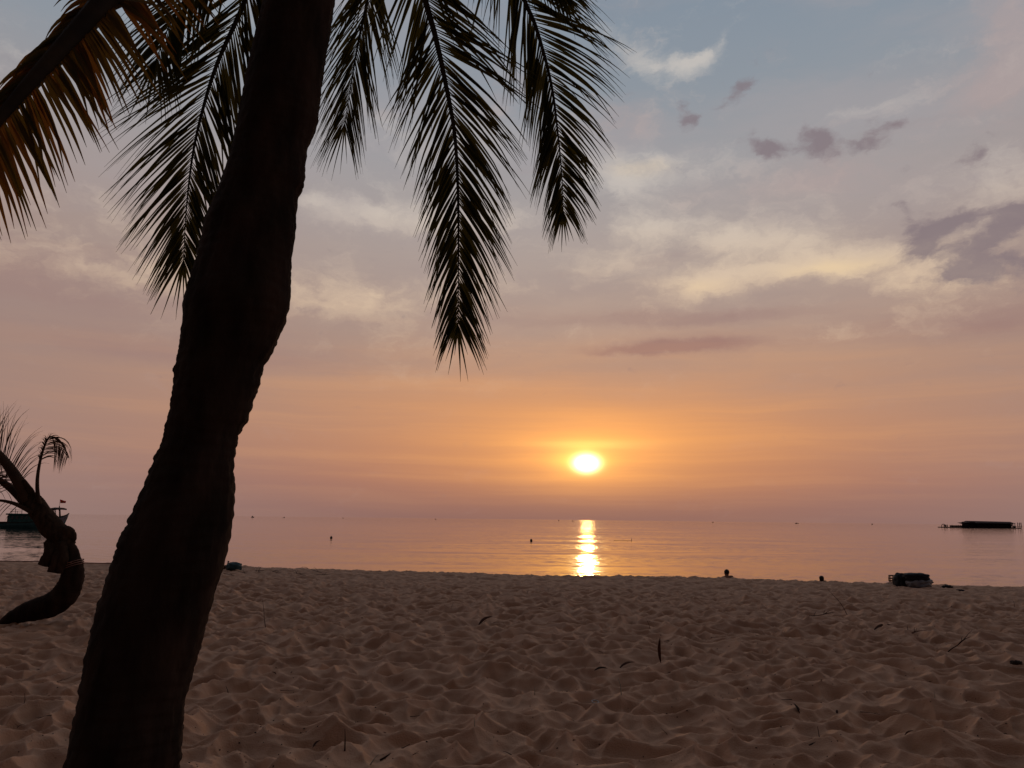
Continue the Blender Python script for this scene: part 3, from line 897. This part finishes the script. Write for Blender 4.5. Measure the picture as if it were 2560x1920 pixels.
# ------------------------------------------------------------------ people and bags at the crest of the beach
def person(px, py_head, Y, label, longhair, trunk_m, turn=0.0):
    hp = P(px, py_head, Y)                      # head centre
    gz = sand_at(hp.x, hp.y)
    H = hp.z - gz                               # seated height of the head centre
    root = empty('person', (hp.x, hp.y, gz), label, 'person', None, turn)
    k = H / 0.74
    V = []; R = []; Ed = []

    def add(p, r, par=None):
        V.append((p[0] * k, p[1] * k, p[2] * k)); R.append(r * k)
        if par is not None: Ed.append((par, len(V) - 1))
        return len(V) - 1
    # seated facing the sea, knees drawn up, hands resting on the knees
    pel = add((0, 0.02, 0.11), 0.13); wst = add((0, 0.0, 0.24), 0.115, pel); chs = add((0, 0.03, 0.40), 0.135, wst)
    ucs = add((0, 0.05, 0.545), 0.12, chs); nk = add((0, 0.06, 0.625), 0.064, ucs)
    h0 = add((0, 0.065, 0.65), 0.062, nk); h1 = add((0, 0.075, 0.71), 0.078, h0); h2 = add((0, 0.07, 0.77), 0.080, h1); add((0, 0.06, 0.825), 0.050, h2)
    nose = add((0, 0.165, 0.735), 0.012, h1)
    for s in (-1, 1):
        tz = add((s * 0.085, 0.05, 0.60 + s * .012), 0.062, ucs); sh = add((s * 0.175, 0.045, 0.585 + s * .03), 0.064, tz); el = add((s * 0.27, 0.22, 0.36), 0.042, sh); wr = add((s * 0.19, 0.43, 0.43), 0.028, el)
        pm = add((s * 0.175, 0.49, 0.455), 0.032, wr)
        for fi, (fx, ln) in enumerate(((-.030, .055), (-.010, .065), (.010, .062), (.030, .048))):
            f1 = add((s * 0.175 + fx, 0.525, 0.450), 0.0095, pm); add((s * 0.175 + fx * 1.2, 0.525 + ln * .5, 0.450 - ln * .7), 0.008, f1)
        t1 = add((s * 0.135, 0.50, 0.452), 0.010, pm); add((s * 0.12, 0.535, 0.435), 0.009, t1)
        hipv = add((s * 0.10, 0.06, 0.10), 0.095, pel); kn = add((s * 0.15, 0.48, 0.37), 0.062, hipv); an = add((s * 0.13, 0.68, 0.02), 0.040, kn)
        ft = add((s * 0.14, 0.80, -0.05), 0.036, an); add((s * 0.15, 0.88, -0.07), 0.024, ft)
        ear = add((s * 0.088, 0.06, 0.735), 0.014, h1)
    me = bpy.data.meshes.new('body'); me.from_pydata(V, Ed, []); me.update()
    o = link('body', me, M['skin'], root)
    md = o.modifiers.new('skin', 'SKIN'); md.use_smooth_shade = True
    for i, sv in enumerate(me.skin_vertices[0].data):
        sv.radius = (R[i], R[i]); sv.use_root = (i == 0)
    ms = o.modifiers.new('sub', 'SUBSURF'); ms.levels = 2; ms.render_levels = 2
    # hair
    bm = bmesh.new(); bmesh.ops.create_icosphere(bm, subdivisions=3, radius=1)
    for v in bm.verts:
        p = v.co.copy()
        lo = 0.0
        if longhair and p.z < 0 and p.y < 0.35: lo = -p.z * 0.16
        v.co = Vector((p.x * (0.087 + (0.02 if longhair else 0)) * k, (p.y * 0.093 - 0.012) * k, (p.z * (0.086 if p.z < 0 else 0.092) - lo) * k))
        if p.y > 0.25 and p.z < 0.35: v.co.y = min(v.co.y, 0.035 * k)
        v.co += Vector((0, 0.062 * k, 0.765 * k)) + Vector((mnoise.noise(p * 6), mnoise.noise(p * 6 + Vector((5, 0, 0))), 0)) * 0.008 * k
    hm = bpy.data.meshes.new('hair'); bm.to_mesh(hm); bm.free()
    link('hair', hm, M['hair'], root, True)
    for s in (-1, 1):
        b = MB(); b.tube([(s * .032 * k, .142 * k, .742 * k), (s * .032 * k, .150 * k, .742 * k)], .010 * k, n=8); b.build('eye', M['hair'], root, True)
    b = MB(); b.tube([(-.022 * k, .138 * k, .682 * k), (0, .146 * k, .680 * k), (.022 * k, .138 * k, .682 * k)], .006 * k, n=6); b.build('mouth', M['cloth_red'], root, True)
    # shorts
    b = MB()
    b.tube([(0, .02 * k, .02 * k), (0, .02 * k, .12 * k), (0, .01 * k, .22 * k)], [.15 * k, .17 * k, .145 * k], n=16, flat=0.9)
    for s in (-1, 1):
        b.tube([(s * .10 * k, .06 * k, .10 * k), (s * .128 * k, .30 * k, .265 * k)], [.115 * k, .095 * k], n=12)
    b.build('shorts', trunk_m, root, True)
    return root


person(1818, 1432, 27.2, 'bare shouldered person with short dark hair sitting beyond the sand crest, head showing', False, M['cloth_dark'])
person(2055, 1446, 25.2, 'person with longer dark hair behind the sand crest, only the head showing', True, M['cloth_red'])


def lump(name, px, py, dim, seed, m, label, cat, dz=0.0, rz=0.0, dd=0.0, base=None, **k):
    p = base if base else ground(px, py)
    o = link(name, lump_mesh(name, dim, seed, **k), m)
    o.location = (p.x, p.y + dd, (sand_at(p.x, p.y + dd) if not base else p.z) + dz - 0.02); o.rotation_euler = (0, 0, rz)
    return tag(o, label, cat), p


bag, bp = lump('plastic_bag', 2296, 1467, (0.62, 0.44, 0.26), 3, M['plastic'], 'grey white crumpled plastic bag under the flat black bag', 'bag', amp=0.22, freq=2.6)
PXC = bp.y / F_PX
o, _ = lump('flat_bag', 0, 0, (0.58, 0.36, 0.17), 6, M['black'], 'flat black bag lying on top of the grey plastic bag', 'bag', base=Vector((bp.x - 0.05, bp.y, bp.z + 0.17)), amp=0.12, power=4)
b = MB(); b.tube(catmull([(-.18, -.17, .10), (-.1, -.20, .12), (.05, -.20, .11), (.14, -.17, .07)], 5), .012, n=6); b.build('strap', M['black'], o, True)
o, _ = lump('backpack', 2255, 1467, (0.38, 0.34, 0.36), 9, M['black'], 'upright black backpack leaning against the grey plastic bag', 'backpack', amp=0.14, power=3)
b = MB(); b.box((0, -.15, .10), (.22, .08, .14)); b.build('front_pocket', M['black'], o, bevel=.03)
b = MB(); b.tube(catmull([(-.05, -.05, .30), (-.03, -.07, .335), (.03, -.07, .335), (.05, -.05, .30)], 5), .010, n=6); b.build('handle', M['black'], o, True)
g = ground(2236, 1460)
bk = empty('basket', (g.x, g.y, g.z - .02), 'small brown open wicker basket at the left end of the bags', 'basket')
for k in range(9):
    t = math.pi * 2 * k / 9
    b = MB(); b.tube([(math.cos(t) * .09, math.sin(t) * .09, 0), (math.cos(t) * .13, math.sin(t) * .13, .12), (math.cos(t) * .12, math.sin(t) * .12, .23)], .008, n=5); b.build('stave', M['basket'], bk, True)
for z, r in ((.02, .1), (.10, .127), (.16, .13), (.23, .12)):
    b = MB(); b.tube([(math.cos(t) * r, math.sin(t) * r, z) for t in [i * math.pi / 12 for i in range(25)]], .011, n=5); b.build('hoop', M['basket'], bk, True)
lump('rubbish_heap', 2368, 1470, (0.22, 0.2, 0.10), 12, M['black'], 'small dark heap on the sand right of the bags', 'rubbish', amp=0.4, freq=3)
lump('dark_cloth', 2400, 1474, (0.2, 0.16, 0.05), 14, M['cloth_dark'], 'crumpled dark cloth on the sand at the far right of the bags', 'cloth', amp=0.5, freq=3)

sk, skp = lump('sack', 584, 1428, (0.44, 0.36, 0.24), 17, M['teal'], 'rounded teal sack on the sand crest beside the large palm', 'sack', amp=0.10, power=2.2)
b = MB(); b.tube([(-.17, 0, .12), (-.165, 0, .22), (-.155, 0, .26)], [.035, .018, .028], n=8); b.build('knot', M['teal'], sk, True)
o, _ = lump('brown_pouch', 562, 1428, (0.16, 0.16, 0.12), 19, M['deadleaf'], 'small brown pouch beside the teal sack', 'pouch', amp=0.2)


# ------------------------------------------------------------------ litter on the sand
def twig_mesh(name, L, r, rng, bend=0.2, forks=0, flat=1.0):
    b = MB(); pts = []; p = Vector((0, 0, 0)); d = Vector((1, 0, 0.08))
    n = 7
    for i in range(n):
        pts.append(p.copy()); p = p + d.normalized() * L / (n - 1)
        d += Vector((0, rng.uniform(-bend, bend), rng.uniform(-bend, bend) * .6))
    b.tube(pts, [r * (1 - .7 * i / (n - 1)) for i in range(n)], n=5)
    for k in range(forks):
        i = rng.randint(1, n - 3); a = pts[i]; s = rng.choice((-1, 1))
        e = a + Vector((L * .22, s * L * .2, L * rng.uniform(.0, .22)))
        b.tube([a, a.lerp(e, .5) + Vector((0, 0, .02 * L)), e], [r * .6, r * .5, r * .25], n=5)
    me = b.mesh(name)
    for pl in me.polygons: pl.use_smooth = True
    return me


def leaf_mesh(name, L, W):
    b = MB(); rings = []
    n = 9
    for i in range(n):
        t = i / (n - 1); w = W * math.sin(math.pi * min(1, .04 + t * .95)) ** .8 / 2
        z = L * .10 * math.sin(t * 2.6); c = Vector((t * L, L * .05 * math.sin(t * 3), z))
        rings.append([c + Vector((0, -w, w * .5)), c, c + Vector((0, w, w * .5)), c + Vector((0, w * .9, w * .5 + .002)), c + Vector((0, 0, .002)), c + Vector((0, -w * .9, w * .5 + .002))])
    b.quadstrip(rings)
    return b.mesh(name)


trng = random.Random(21)


def put(name, me, px, py, m, label, cat, rz=0.0, tilt=0.0, dz=0.004, group=None):
    g = ground(px, py)
    o = link(name, me, m); o.location = (g.x, g.y, g.z + dz)
    o.rotation_mode = 'QUATERNION'
    q = Quaternion((0, 0, 1), rz) @ Quaternion((0, 1, 0), -tilt)
    o.rotation_quaternion = q
    return tag(o, label, cat, group)


put('dead_leaf', leaf_mesh('dead_leaf', .26, .032), 1652, 1655, M['deadleaf'], 'brown dead leaf standing upright in the sand, the tallest', 'leaf', rz=1.35, tilt=1.50, dz=-.01)
put('dead_leaf', leaf_mesh('dead_leaf', .20, .05), 1548, 1674, M['deadleaf'], 'dark brown dead leaf lying left of the upright leaf', 'leaf', rz=.4, tilt=.25)
put('dead_leaf', leaf_mesh('dead_leaf', .24, .10), 1196, 1566, M['deadleaf'], 'broad curled brown leaf with a raised stalk in the middle sand', 'leaf', rz=.3, tilt=.5)
put('dead_leaf', leaf_mesh('dead_leaf', .13, .05), 1486, 1678, M['crumb'], 'blackish oval leaf in a hollow left of the lying brown leaf', 'leaf', rz=.1, tilt=.1)
put('dead_leaf', leaf_mesh('dead_leaf', .11, .05), 2000, 1790, M['crumb'], 'small blackish leaf sticking up in the right foreground hollow', 'leaf', rz=2.7, tilt=1.1, dz=-.01)
put('palm_stalk', twig_mesh('palm_stalk', .55, .006, trng, .16, 0), 668, 1588, M['twig'], 'long thin dark stalk arching up from the sand right of the large palm', 'stalk', rz=2.3, tilt=.85, dz=-.02)
put('twig', twig_mesh('twig', .30, .008, trng, .1, 0), 600, 1552, M['twig'], 'straight dark twig lying near the arched stalk', 'twig', rz=.1)
put('twig', twig_mesh('twig', .30, .007, trng, .2, 1), 962, 1625, M['twig'], 'slanting dark twig pointing toward the camera in the middle left sand', 'twig', rz=-.9)
put('pale_twig', twig_mesh('pale_twig', .17, .006, trng, .3, 0), 1554, 1742, M['twig_pale'], 'pale bent twig standing in the sand below the upright leaf', 'twig', rz=1.8, tilt=1.3, dz=-.01)
put('pale_twig', twig_mesh('pale_twig', .075, .005, trng, .05, 0), 1187, 1818, M['twig_pale'], 'short white stub standing in the foreground sand', 'twig', rz=1.9, tilt=1.35, dz=-.01)
put('pale_twig', twig_mesh('pale_twig', .07, .005, trng, .05, 0), 1337, 1735, M['twig_pale'], 'white sliver standing at the edge of a dark hollow', 'twig', rz=1.7, tilt=1.4, dz=-.01)
put('pale_twig', twig_mesh('pale_twig', .09, .004, trng, .1, 0), 2338, 1752, M['twig_pale'], 'thin straw coloured stem upright in the right sand', 'twig', rz=1.7, tilt=1.4, dz=-.01)
put('pale_twig', twig_mesh('pale_twig', .08, .005, trng, .35, 0), 926, 1912, M['twig_pale'], 'pale hooked twig at the bottom edge of the sand', 'twig', rz=1.1, tilt=.9, dz=-.005)
b = MB(); b.tube([(math.cos(t) * .030, math.sin(t) * .024, .006) for t in [i * math.pi / 10 for i in range(21)]], .005, n=6)
g = ground(1488, 1757); o = b.build('bottle_ring', M['white'], None, True); o.location = (g.x, g.y, g.z + .004); o.rotation_euler = (.3, .1, 0)
tag(o, 'small white plastic ring lying on the sand', 'plastic ring')
put('bent_twig', twig_mesh('bent_twig', .22, .007, trng, .55, 0), 950, 1902, M['twig'], 'dark bent twig arching near the bottom edge of the sand', 'twig', rz=.2, tilt=.4)
put('twig', twig_mesh('twig', .14, .006, trng, .05, 0), 862, 1872, M['twig'], 'tallest bare twig standing upright in the left foreground', 'twig', rz=1.7, tilt=1.5, dz=-.02)
put('twig', twig_mesh('twig', .13, .008, trng, .05, 0), 2022, 1866, M['twig'], 'thick short stick lying slanted in the right foreground', 'twig', rz=.5, tilt=.15)
put('twig', twig_mesh('twig', .13, .005, trng, .05, 0), 2050, 1862, M['twig'], 'thin twig upright beside the thick short stick', 'twig', rz=1.6, tilt=1.45, dz=-.01)
put('forked_twig', twig_mesh('forked_twig', .42, .007, trng, .2, 3), 2370, 1630, M['twig'], 'forked dark twig standing up on the right side sand', 'twig', rz=.1, tilt=.5)
put('forked_twig', twig_mesh('forked_twig', .5, .008, trng, .3, 4), 2010, 1543, M['twig'], 'tangled branching twig left of the middle right sand', 'twig', rz=.2, tilt=.1)
put('forked_twig', twig_mesh('forked_twig', .5, .008, trng, .3, 4), 2250, 1595, M['deadleaf'], 'reddish branching twig among leaf litter on the right', 'twig', rz=.3, tilt=.15)
put('palm_stalk', twig_mesh('palm_stalk', .6, .006, trng, .35, 0), 2125, 1545, M['twig'], 'thin curved stalk bowing over the far right sand', 'stalk', rz=2.0, tilt=.8, dz=-.02)
put('dead_leaf', leaf_mesh('dead_leaf', .30, .09), 2185, 1577, M['deadleaf'], 'large reddish brown leaf on the far right sand', 'leaf', rz=.1, tilt=.2)
put('coconut_husk', lump_mesh('coconut_husk', (.12, .09, .04), 31, .3), 2540, 1662, M['twig'], 'dark husk half buried at the right edge of the sand', 'husk')
put('coconut_husk', lump_mesh('coconut_husk', (.08, .06, .05), 33, .3), 2025, 1538, M['crumb'], 'small round black lump behind the tangled twig', 'husk')

variants = [twig_mesh('twig', trng.uniform(.05, .17), trng.uniform(.002, .0042), trng, trng.uniform(.1, .4), trng.choice((0, 0, 1, 2))) for _ in range(10)]
for k in range(62):
    px, py = trng.uniform(20, 2545), 1455 + (1915 - 1455) * trng.random() ** 1.35
    if 150 < px < 560: continue
    put('twig', variants[k % 10], px, py, M['twig'], 'short dark twig among the trampled sand hollows', 'twig', rz=trng.uniform(0, 6.28), tilt=trng.choice((0, 0, 0, .1, .1, .25, .25, 1.2)), group='scattered twigs on the sand')
lv = [leaf_mesh('dead_leaf', trng.uniform(.04, .08), trng.uniform(.016, .028)) for _ in range(5)]
for k in range(14):
    px, py = trng.uniform(20, 2545), 1460 + (1910 - 1460) * trng.random() ** 1.2
    if 150 < px < 560: continue
    put('dead_leaf', lv[k % 5], px, py, M['deadleaf'], 'small fallen brown leaf on the trampled sand', 'leaf', rz=trng.uniform(0, 6.28), tilt=trng.uniform(-.1, .5), group='scattered small leaves on the sand')
# brushwood on the crest, right of the palm
for k in range(10):
    px = trng.uniform(560, 820); py = trng.uniform(1429, 1440)
    put('branch', twig_mesh('branch', trng.uniform(.3, .6), .007, trng, .25, 2), px, py, M['twig'], 'dry branch in the brushwood strewn on the crest beside the teal sack', 'branch', rz=trng.choice((0, math.pi)) + trng.uniform(-.4, .4), tilt=trng.uniform(0, .15), group='brushwood on the sand crest')
# crumbs of bark and shell: far too many to count
b = MB()
for k in range(4200):
    y = 4.6 + 16 * trng.random() ** 1.6; x = trng.uniform(-.72, .72) * y
    if mnoise.noise(Vector((x * .9, y * .9, 3))) < trng.uniform(-.35, .25): continue
    z = 0; s = trng.uniform(.0022, .0065) * (1 + .03 * y)
    b.box((x, y, z), (s * trng.uniform(.8, 2.4), s * trng.uniform(.7, 1.4), s * .8), rz=trng.uniform(0, 3), taper=.5)
cv = np.array(b.v); cent = cv.reshape(-1, 8, 3).mean(1)
hz = sand_h(cent[:, 0], cent[:, 1]); cv[:, 2] += np.repeat(hz, 8) + .002; b.v = [tuple(v) for v in cv]
o = b.build('litter_crumbs', M['crumb']); o['kind'] = 'stuff'; tag(o, 'tiny dark crumbs of bark and shell strewn over the sand', 'litter')


# ------------------------------------------------------------------ boats
def hull(L, B, stations, m_name):
    """lofted hull: stations = (x, half beam, keel z, sheer z)"""
    b = MB(); rings = []
    for x, hb, kz, sz in stations:
        r = []
        for t in np.linspace(-1, 1, 13):
            a = abs(t); s = 1 if t > 0 else -1
            yy = s * hb * (a ** 0.55); zz = kz + (sz - kz) * (a ** 2.4)
            r.append((x, yy, zz))
        rings.append(r)
    b.quadstrip(rings, closed=False)
    # deck, set a little below the rail
    n0 = len(b.v)
    for x, hb, kz, sz in stations:
        b.v += [(x, -hb * .97, sz - .12), (x, hb * .97, sz - .12)]
    for i in range(len(stations) - 1): b.f.append((n0 + 2 * i, n0 + 2 * i + 1, n0 + 2 * i + 3, n0 + 2 * i + 2))
    # transom
    b.f.append(tuple(range(0, 13)))
    return b


wl = on_plane(90, 1321, SEA_Z)
BD = wl.y; K = BD / F_PX / 11.06      # metres per enlargement pixel


def bx(cx, cy):                       # enlargement pixel -> local x, z of the boat
    p = P(cx / 11.06, 1220 + cy / 11.06, BD)
    return p.x - wl.x, p.z - SEA_Z


boat = empty('fishing_boat', (wl.x, BD, SEA_Z), 'teal fishing boat with canopy and red flag anchored behind the hooked palm', 'boat')
st = []
for cx, top_, hb in ((95, 975, 1.2), (300, 960, 1.6), (600, 960, 1.85), (900, 955, 1.95), (1200, 930, 1.85), (1400, 890, 1.6), (1560, 850, 1.25), (1680, 812, .9), (1740, 792, .68), (1800, 775, .46), (1860, 748, .24), (1905, 705, .05)):
    x, z = bx(cx, top_)
    keel = -.5 if cx < 1690 else -.5 + (cx - 1690) / 215 * (z + .42)
    st.append((x, hb, keel, z))
hb_ = hull(12, 4, st, 'hull')
hl = hb_.build('hull', M['hull'], boat, True)
hl.modifiers.new('solid', 'SOLIDIFY').thickness = .06
b = MB()
for s in (-1, 1): b.tube([(x, s * h, z + .03) for x, h, k_, z in st], .07, n=6)
b.build('rail', M['boatwood'], hl, True)
b = MB(); rr = []
for x, h, kz, z in st[-7:]:
    rr.append([(x + .02, -h * (a ** .55) - .075, kz + (z - kz) * (a ** 2.4)) for a in np.linspace(.35, .95, 6)])
b.quadstrip(rr, closed=False); bo = b.build('bow_panel', M['hull_bow'], hl, True); bo.modifiers.new('solid', 'SOLIDIFY').thickness = .03
x, z = bx(30, 945); b = MB(); b.box((x + .55, 0, z), (.9, 2.0, .22)); b.build('stern_platform', M['boatwood'], boat, bevel=.02)


def bbox(name, c0, c1, depth, m, parent=boat, y=0, bevel=.03):
    x0, z0 = bx(*c0); x1, z1 = bx(*c1)
    b = MB(); b.box(((x0 + x1) / 2, y, (z0 + z1) / 2), (abs(x1 - x0), depth, abs(z1 - z0)))
    return b.build(name, m, parent, bevel=bevel)


cabn = bbox('cabin', (330, 985), (1090, 740), 2.4, M['cabin'])
bbox('roof', (300, 742), (1120, 712), 2.8, M['cabin'], cabn)
for i, cx in enumerate((430, 560, 690, 820, 950)):
    w = bbox('window', (cx, 860), (cx + 80, 775), .05, M['glass'], cabn, y=-1.22, bevel=.008)
bbox('storage_locker', (272, 980), (345, 760), 1.8, M['boatwood'])
bbox('wheelhouse', (900, 722), (1200, 600), 1.7, M['cabin'])
bbox('red_crate', (1185, 612), (1245, 470), .5, M['redpaint'])
bbox('fish_crate', (1470, 960), (1560, 780), 1.2, M['redpaint'])
bbox('deck_box', (1540, 960), (1650, 790), 1.1, M['boatwood'])
bbox('blue_drum', (1640, 900), (1690, 800), .6, M['hull'], y=-.3)


def bpole(name, c0, c1, r=.05, m='boatwood', y0=0, y1=None):
    (x0, z0), (x1, z1) = bx(*c0), bx(*c1)
    b = MB(); b.tube([(x0, y0, z0), (x1, y0 if y1 is None else y1, z1)], [r, r * .8], n=6)
    return b.build(name, M[m], boat, True)


for y in (-.7, .7):
    bpole('canopy_post', (1615, 900), (1600, 570), .06, y0=y)
    bpole('canopy_post', (1350, 900), (1345, 600), .05, y0=y)
    bpole('canopy_brace', (1600, 660), (1555, 610), .04, y0=y)
bpole('mast', (1648, 900), (1642, 495), .10)
b = MB(); rr = []
for cx, cy in ((1255, 600), (1380, 572), (1500, 550), (1640, 552), (1752, 560)):
    x, z = bx(cx, cy); rr.append([(x, -1.1, z - .08), (x, 0, z + .08), (x, 1.1, z - .08), (x, 1.1, z - .30), (x, 0, z - .16), (x, -1.1, z - .30)])
b.quadstrip(rr); b.build('canopy', M['boatwood'], boat)
for c0, c1 in (((235, 575), (600, 610)), ((285, 638), (620, 640)), ((285, 655), (620, 668))): bpole('rod', c0, c1, .03)
for cx in (320, 420, 470, 600): bpole('rack_post', (cx, 725), (cx + 15, 560 if cx in (420, 600) else 640), .04)
bpole('flag_pole', (1645, 520), (1662, 312), .025)
b = MB(); fl = []
for i in range(9):
    t = i / 8; x, z = bx(1664 + 156 * t, 318 + 44 * t); x2, z2 = bx(1664 + 142 * t, 418); y = .12 * math.sin(t * 7)
    fl.append([(x, y, z), (x * .5 + x2 * .5, y + .03, z * .5 + z2 * .5), (x2, y, z2)])
b.quadstrip(fl, closed=False); fo = b.build('flag', M['flag'], boat, True); fo.modifiers.new('solid', 'SOLIDIFY').thickness = .012
x, z = bx(1738, 378); b = MB(); b.v = []
for i in range(10):
    r = .24 if i % 2 == 0 else .10; a = math.pi / 2 + i * math.pi / 5
    b.v.append((x + r * math.cos(a), 0, z + r * math.sin(a)))
b.v += [(p[0], .02, p[2]) for p in b.v]
b.f = [tuple(range(10)), tuple(reversed(range(10, 20)))] + [(i, (i + 1) % 10, 10 + (i + 1) % 10, 10 + i) for i in range(10)]
for i, p in enumerate(b.v): b.v[i] = (p[0], p[1] + .12 * math.sin(7 * .48) - .06, p[2])
b.build('star', M['flag_star'], fo)

# long low floating house on the right
RD = 600.0
rp = P(2448, 1319, RD); KR = RD / F_PX / 8.508
raft = empty('floating_house', (rp.x, RD, SEA_Z), 'long dark floating house with low jetty moored on the right horizon', 'floating house')
rx = lambda cx: P(2300 + cx / 8.508, 1319, RD).x - rp.x
rz = lambda cy: (500 - cy) * KR


def rbox(name, x0, x1, y0, y1, depth, m, parent=raft, dy=0.0, bevel=0.0):
    b = MB(); b.box(((rx(x0) + rx(x1)) / 2, dy, (rz(y0) + rz(y1)) / 2), (rx(x1) - rx(x0), depth, abs(rz(y0) - rz(y1))))
    return b.build(name, m, parent, bevel=bevel)


rbox('pontoon', 470, 2050, 515, 486, 12, M['darkwood'])
rbox('wall', 968, 1108, 487, 375, 9, M['darkwood'])
rbox('wall', 1150, 1870, 487, 388, 9, M['darkwood'])
b = MB(); rr = []
for xx, top_ in ((890, 388), (985, 356), (1930, 366), (1945, 385)):
    for _ in (0,):
        rr.append([(rx(xx), -6, rz(400) if 900 < xx < 1940 else rz(top_) - .3), (rx(xx), 0, rz(top_)), (rx(xx), 6, rz(400) if 900 < xx < 1940 else rz(top_) - .3), (rx(xx), 0, rz(top_) - 1.2)])
b.quadstrip(rr); b.build('roof', M['roof'], raft)
for cx in (915, 1120, 1135, 1880, 1900, 1940, 2000, 2040, 2072): rbox('post', cx, cx + 8, 487, 398 if cx < 1950 else 380, .4, M['darkwood'], dy=-4.5)
rbox('rail', 1940, 2080, 462, 455, .2, M['darkwood'], dy=-5.2)
rbox('rail', 1990, 2078, 412, 405, .2, M['redpaint'], dy=-4.9)
rbox('water_tank', 1955, 1990, 487, 450, 2, M['white'], dy=-2, bevel=.2)
for cx in range(560, 960, 44): rbox('fence_post', cx, cx + 6, 487, 440 + (cx * 7 % 13), .3, M['darkwood'], dy=-5)
rbox('fence_panel', 575, 962, 484, 452, .3, M['darkwood'], dy=-4.6)
for cx in range(1200, 1850, 90): rbox('window', cx, cx + 46, 452, 420, .1, M['roof'], dy=-4.56)
b = MB(); b.tube([(rx(440) + math.cos(t) * 1.4, -4, rz(475) + math.sin(t) * 1.7) for t in [i * math.pi / 8 for i in range(17)]], .22, n=6); b.build('ring_fender', M['darkwood'], raft, True)
for cx in (465, 500, 530): rbox('mooring_post', cx, cx + 12, 500, 440, .6, M['darkwood'], dy=-3)


def far_boat(px, py, Y, L, H, label, flip=1):
    c = P(px, py, Y)
    r = empty('far_boat', (c.x, Y, SEA_Z), label, 'boat', 'boats on the horizon')
    b = MB(); rr = []
    for t, hb, zz in ((-.5, .10, .30), (-.3, .14, .24), (0, .15, .22), (.3, .11, .28), (.5, .01, .46)):
        rr.append([(flip * t * L, hb * L, zz * H), (flip * t * L * .94, 0, -.2 * H), (flip * t * L, -hb * L, zz * H)])
    b.quadstrip(rr, closed=True); b.build('hull', M['farboat'], r)
    b = MB(); b.box((-flip * .16 * L, 0, .48 * H), (.34 * L, .16 * L, .5 * H), taper=.85); b.build('cabin', M['farboat'], r)
    b = MB(); b.tube([(flip * .1 * L, 0, .2 * H), (flip * .1 * L, 0, 1.0 * H)], .02 * L, n=5); b.build('mast', M['farboat'], r)


for px, py, Y, L, H, lab, fl_ in (
        (632, 1289, 1500, 5.6, 4.2, 'largest far boat on the horizon just right of the large palm', 1),
        (710, 1290, 1700, 4.5, 2.4, 'tiny far boat second to the right of the large palm', -1),
        (858, 1291, 1900, 3.4, 2.4, 'tiny far boat midway between the palm and the long frond', 1),
        (1089, 1293, 1900, 3.8, 2.4, 'tiny far boat below the long hanging frond', 1),
        (1397, 1294, 1900, 3.2, 3.0, 'tiny far speck of a boat left of the sun path', 1),
        (1433, 1295, 1600, 6.0, 1.4, 'low flat far boat at the left edge of the sun path', 1),
        (1782, 1301, 1800, 4.0, 2.6, 'tiny far boat on the horizon right of the sun path', -1),
        (1992, 1305, 1700, 8.0, 2.6, 'long far boat on the horizon between sun path and floating house', 1),
        (2180, 1308, 1700, 3.4, 3.0, 'tiny far boat on the horizon nearest the floating house', -1)):
    far_boat(px, py, Y, L, H, lab, fl_)


def buoy(px, py, r, label):
    p = on_plane(px, py + 3, SEA_Z)
    root = empty('float_buoy', (p.x, p.y, SEA_Z), label, 'buoy')
    b = MB(); rr = []
    for z, k in ((-.5, .5), (-.2, .92), (.3, 1.0), (.8, .92), (1.2, .6), (1.4, .3)):
        rr.append([(math.cos(t) * r * k, math.sin(t) * r * k, z * r) for t in [i * math.pi / 7 for i in range(14)]])
    b.quadstrip(rr); b.build('drum', M['buoy'], root, True)
    b = MB(); b.tube([(math.cos(t) * .25 * r, 0, 1.4 * r + math.sin(t) * .3 * r) for t in [i * math.pi / 6 for i in range(13)]], .07 * r, n=5); b.build('lifting_eye', M['buoy'], root, True)


buoy(828, 1342, .15, 'dark round float on the calm water left of the long frond tip')
buoy(1328, 1349, .15, 'dark round float on the water just left of the sun path')
p = on_plane(1579, 1352, SEA_Z)
fm = empty('marker_float', (p.x, p.y, SEA_Z), 'thin marker stick with a floating line right of the sun path', 'marker')
b = MB(); b.tube([(0, 0, -.3), (0, 0, .28)], .03, n=6); b.build('stick', M['buoy'], fm, True)
b = MB(); b.tube(catmull([(0, 0, .01), (-.7, .3, .012), (-1.4, .1, .01), (-2.2, .4, .012)], 5), .012, n=5); b.build('line', M['buoy'], fm, True)
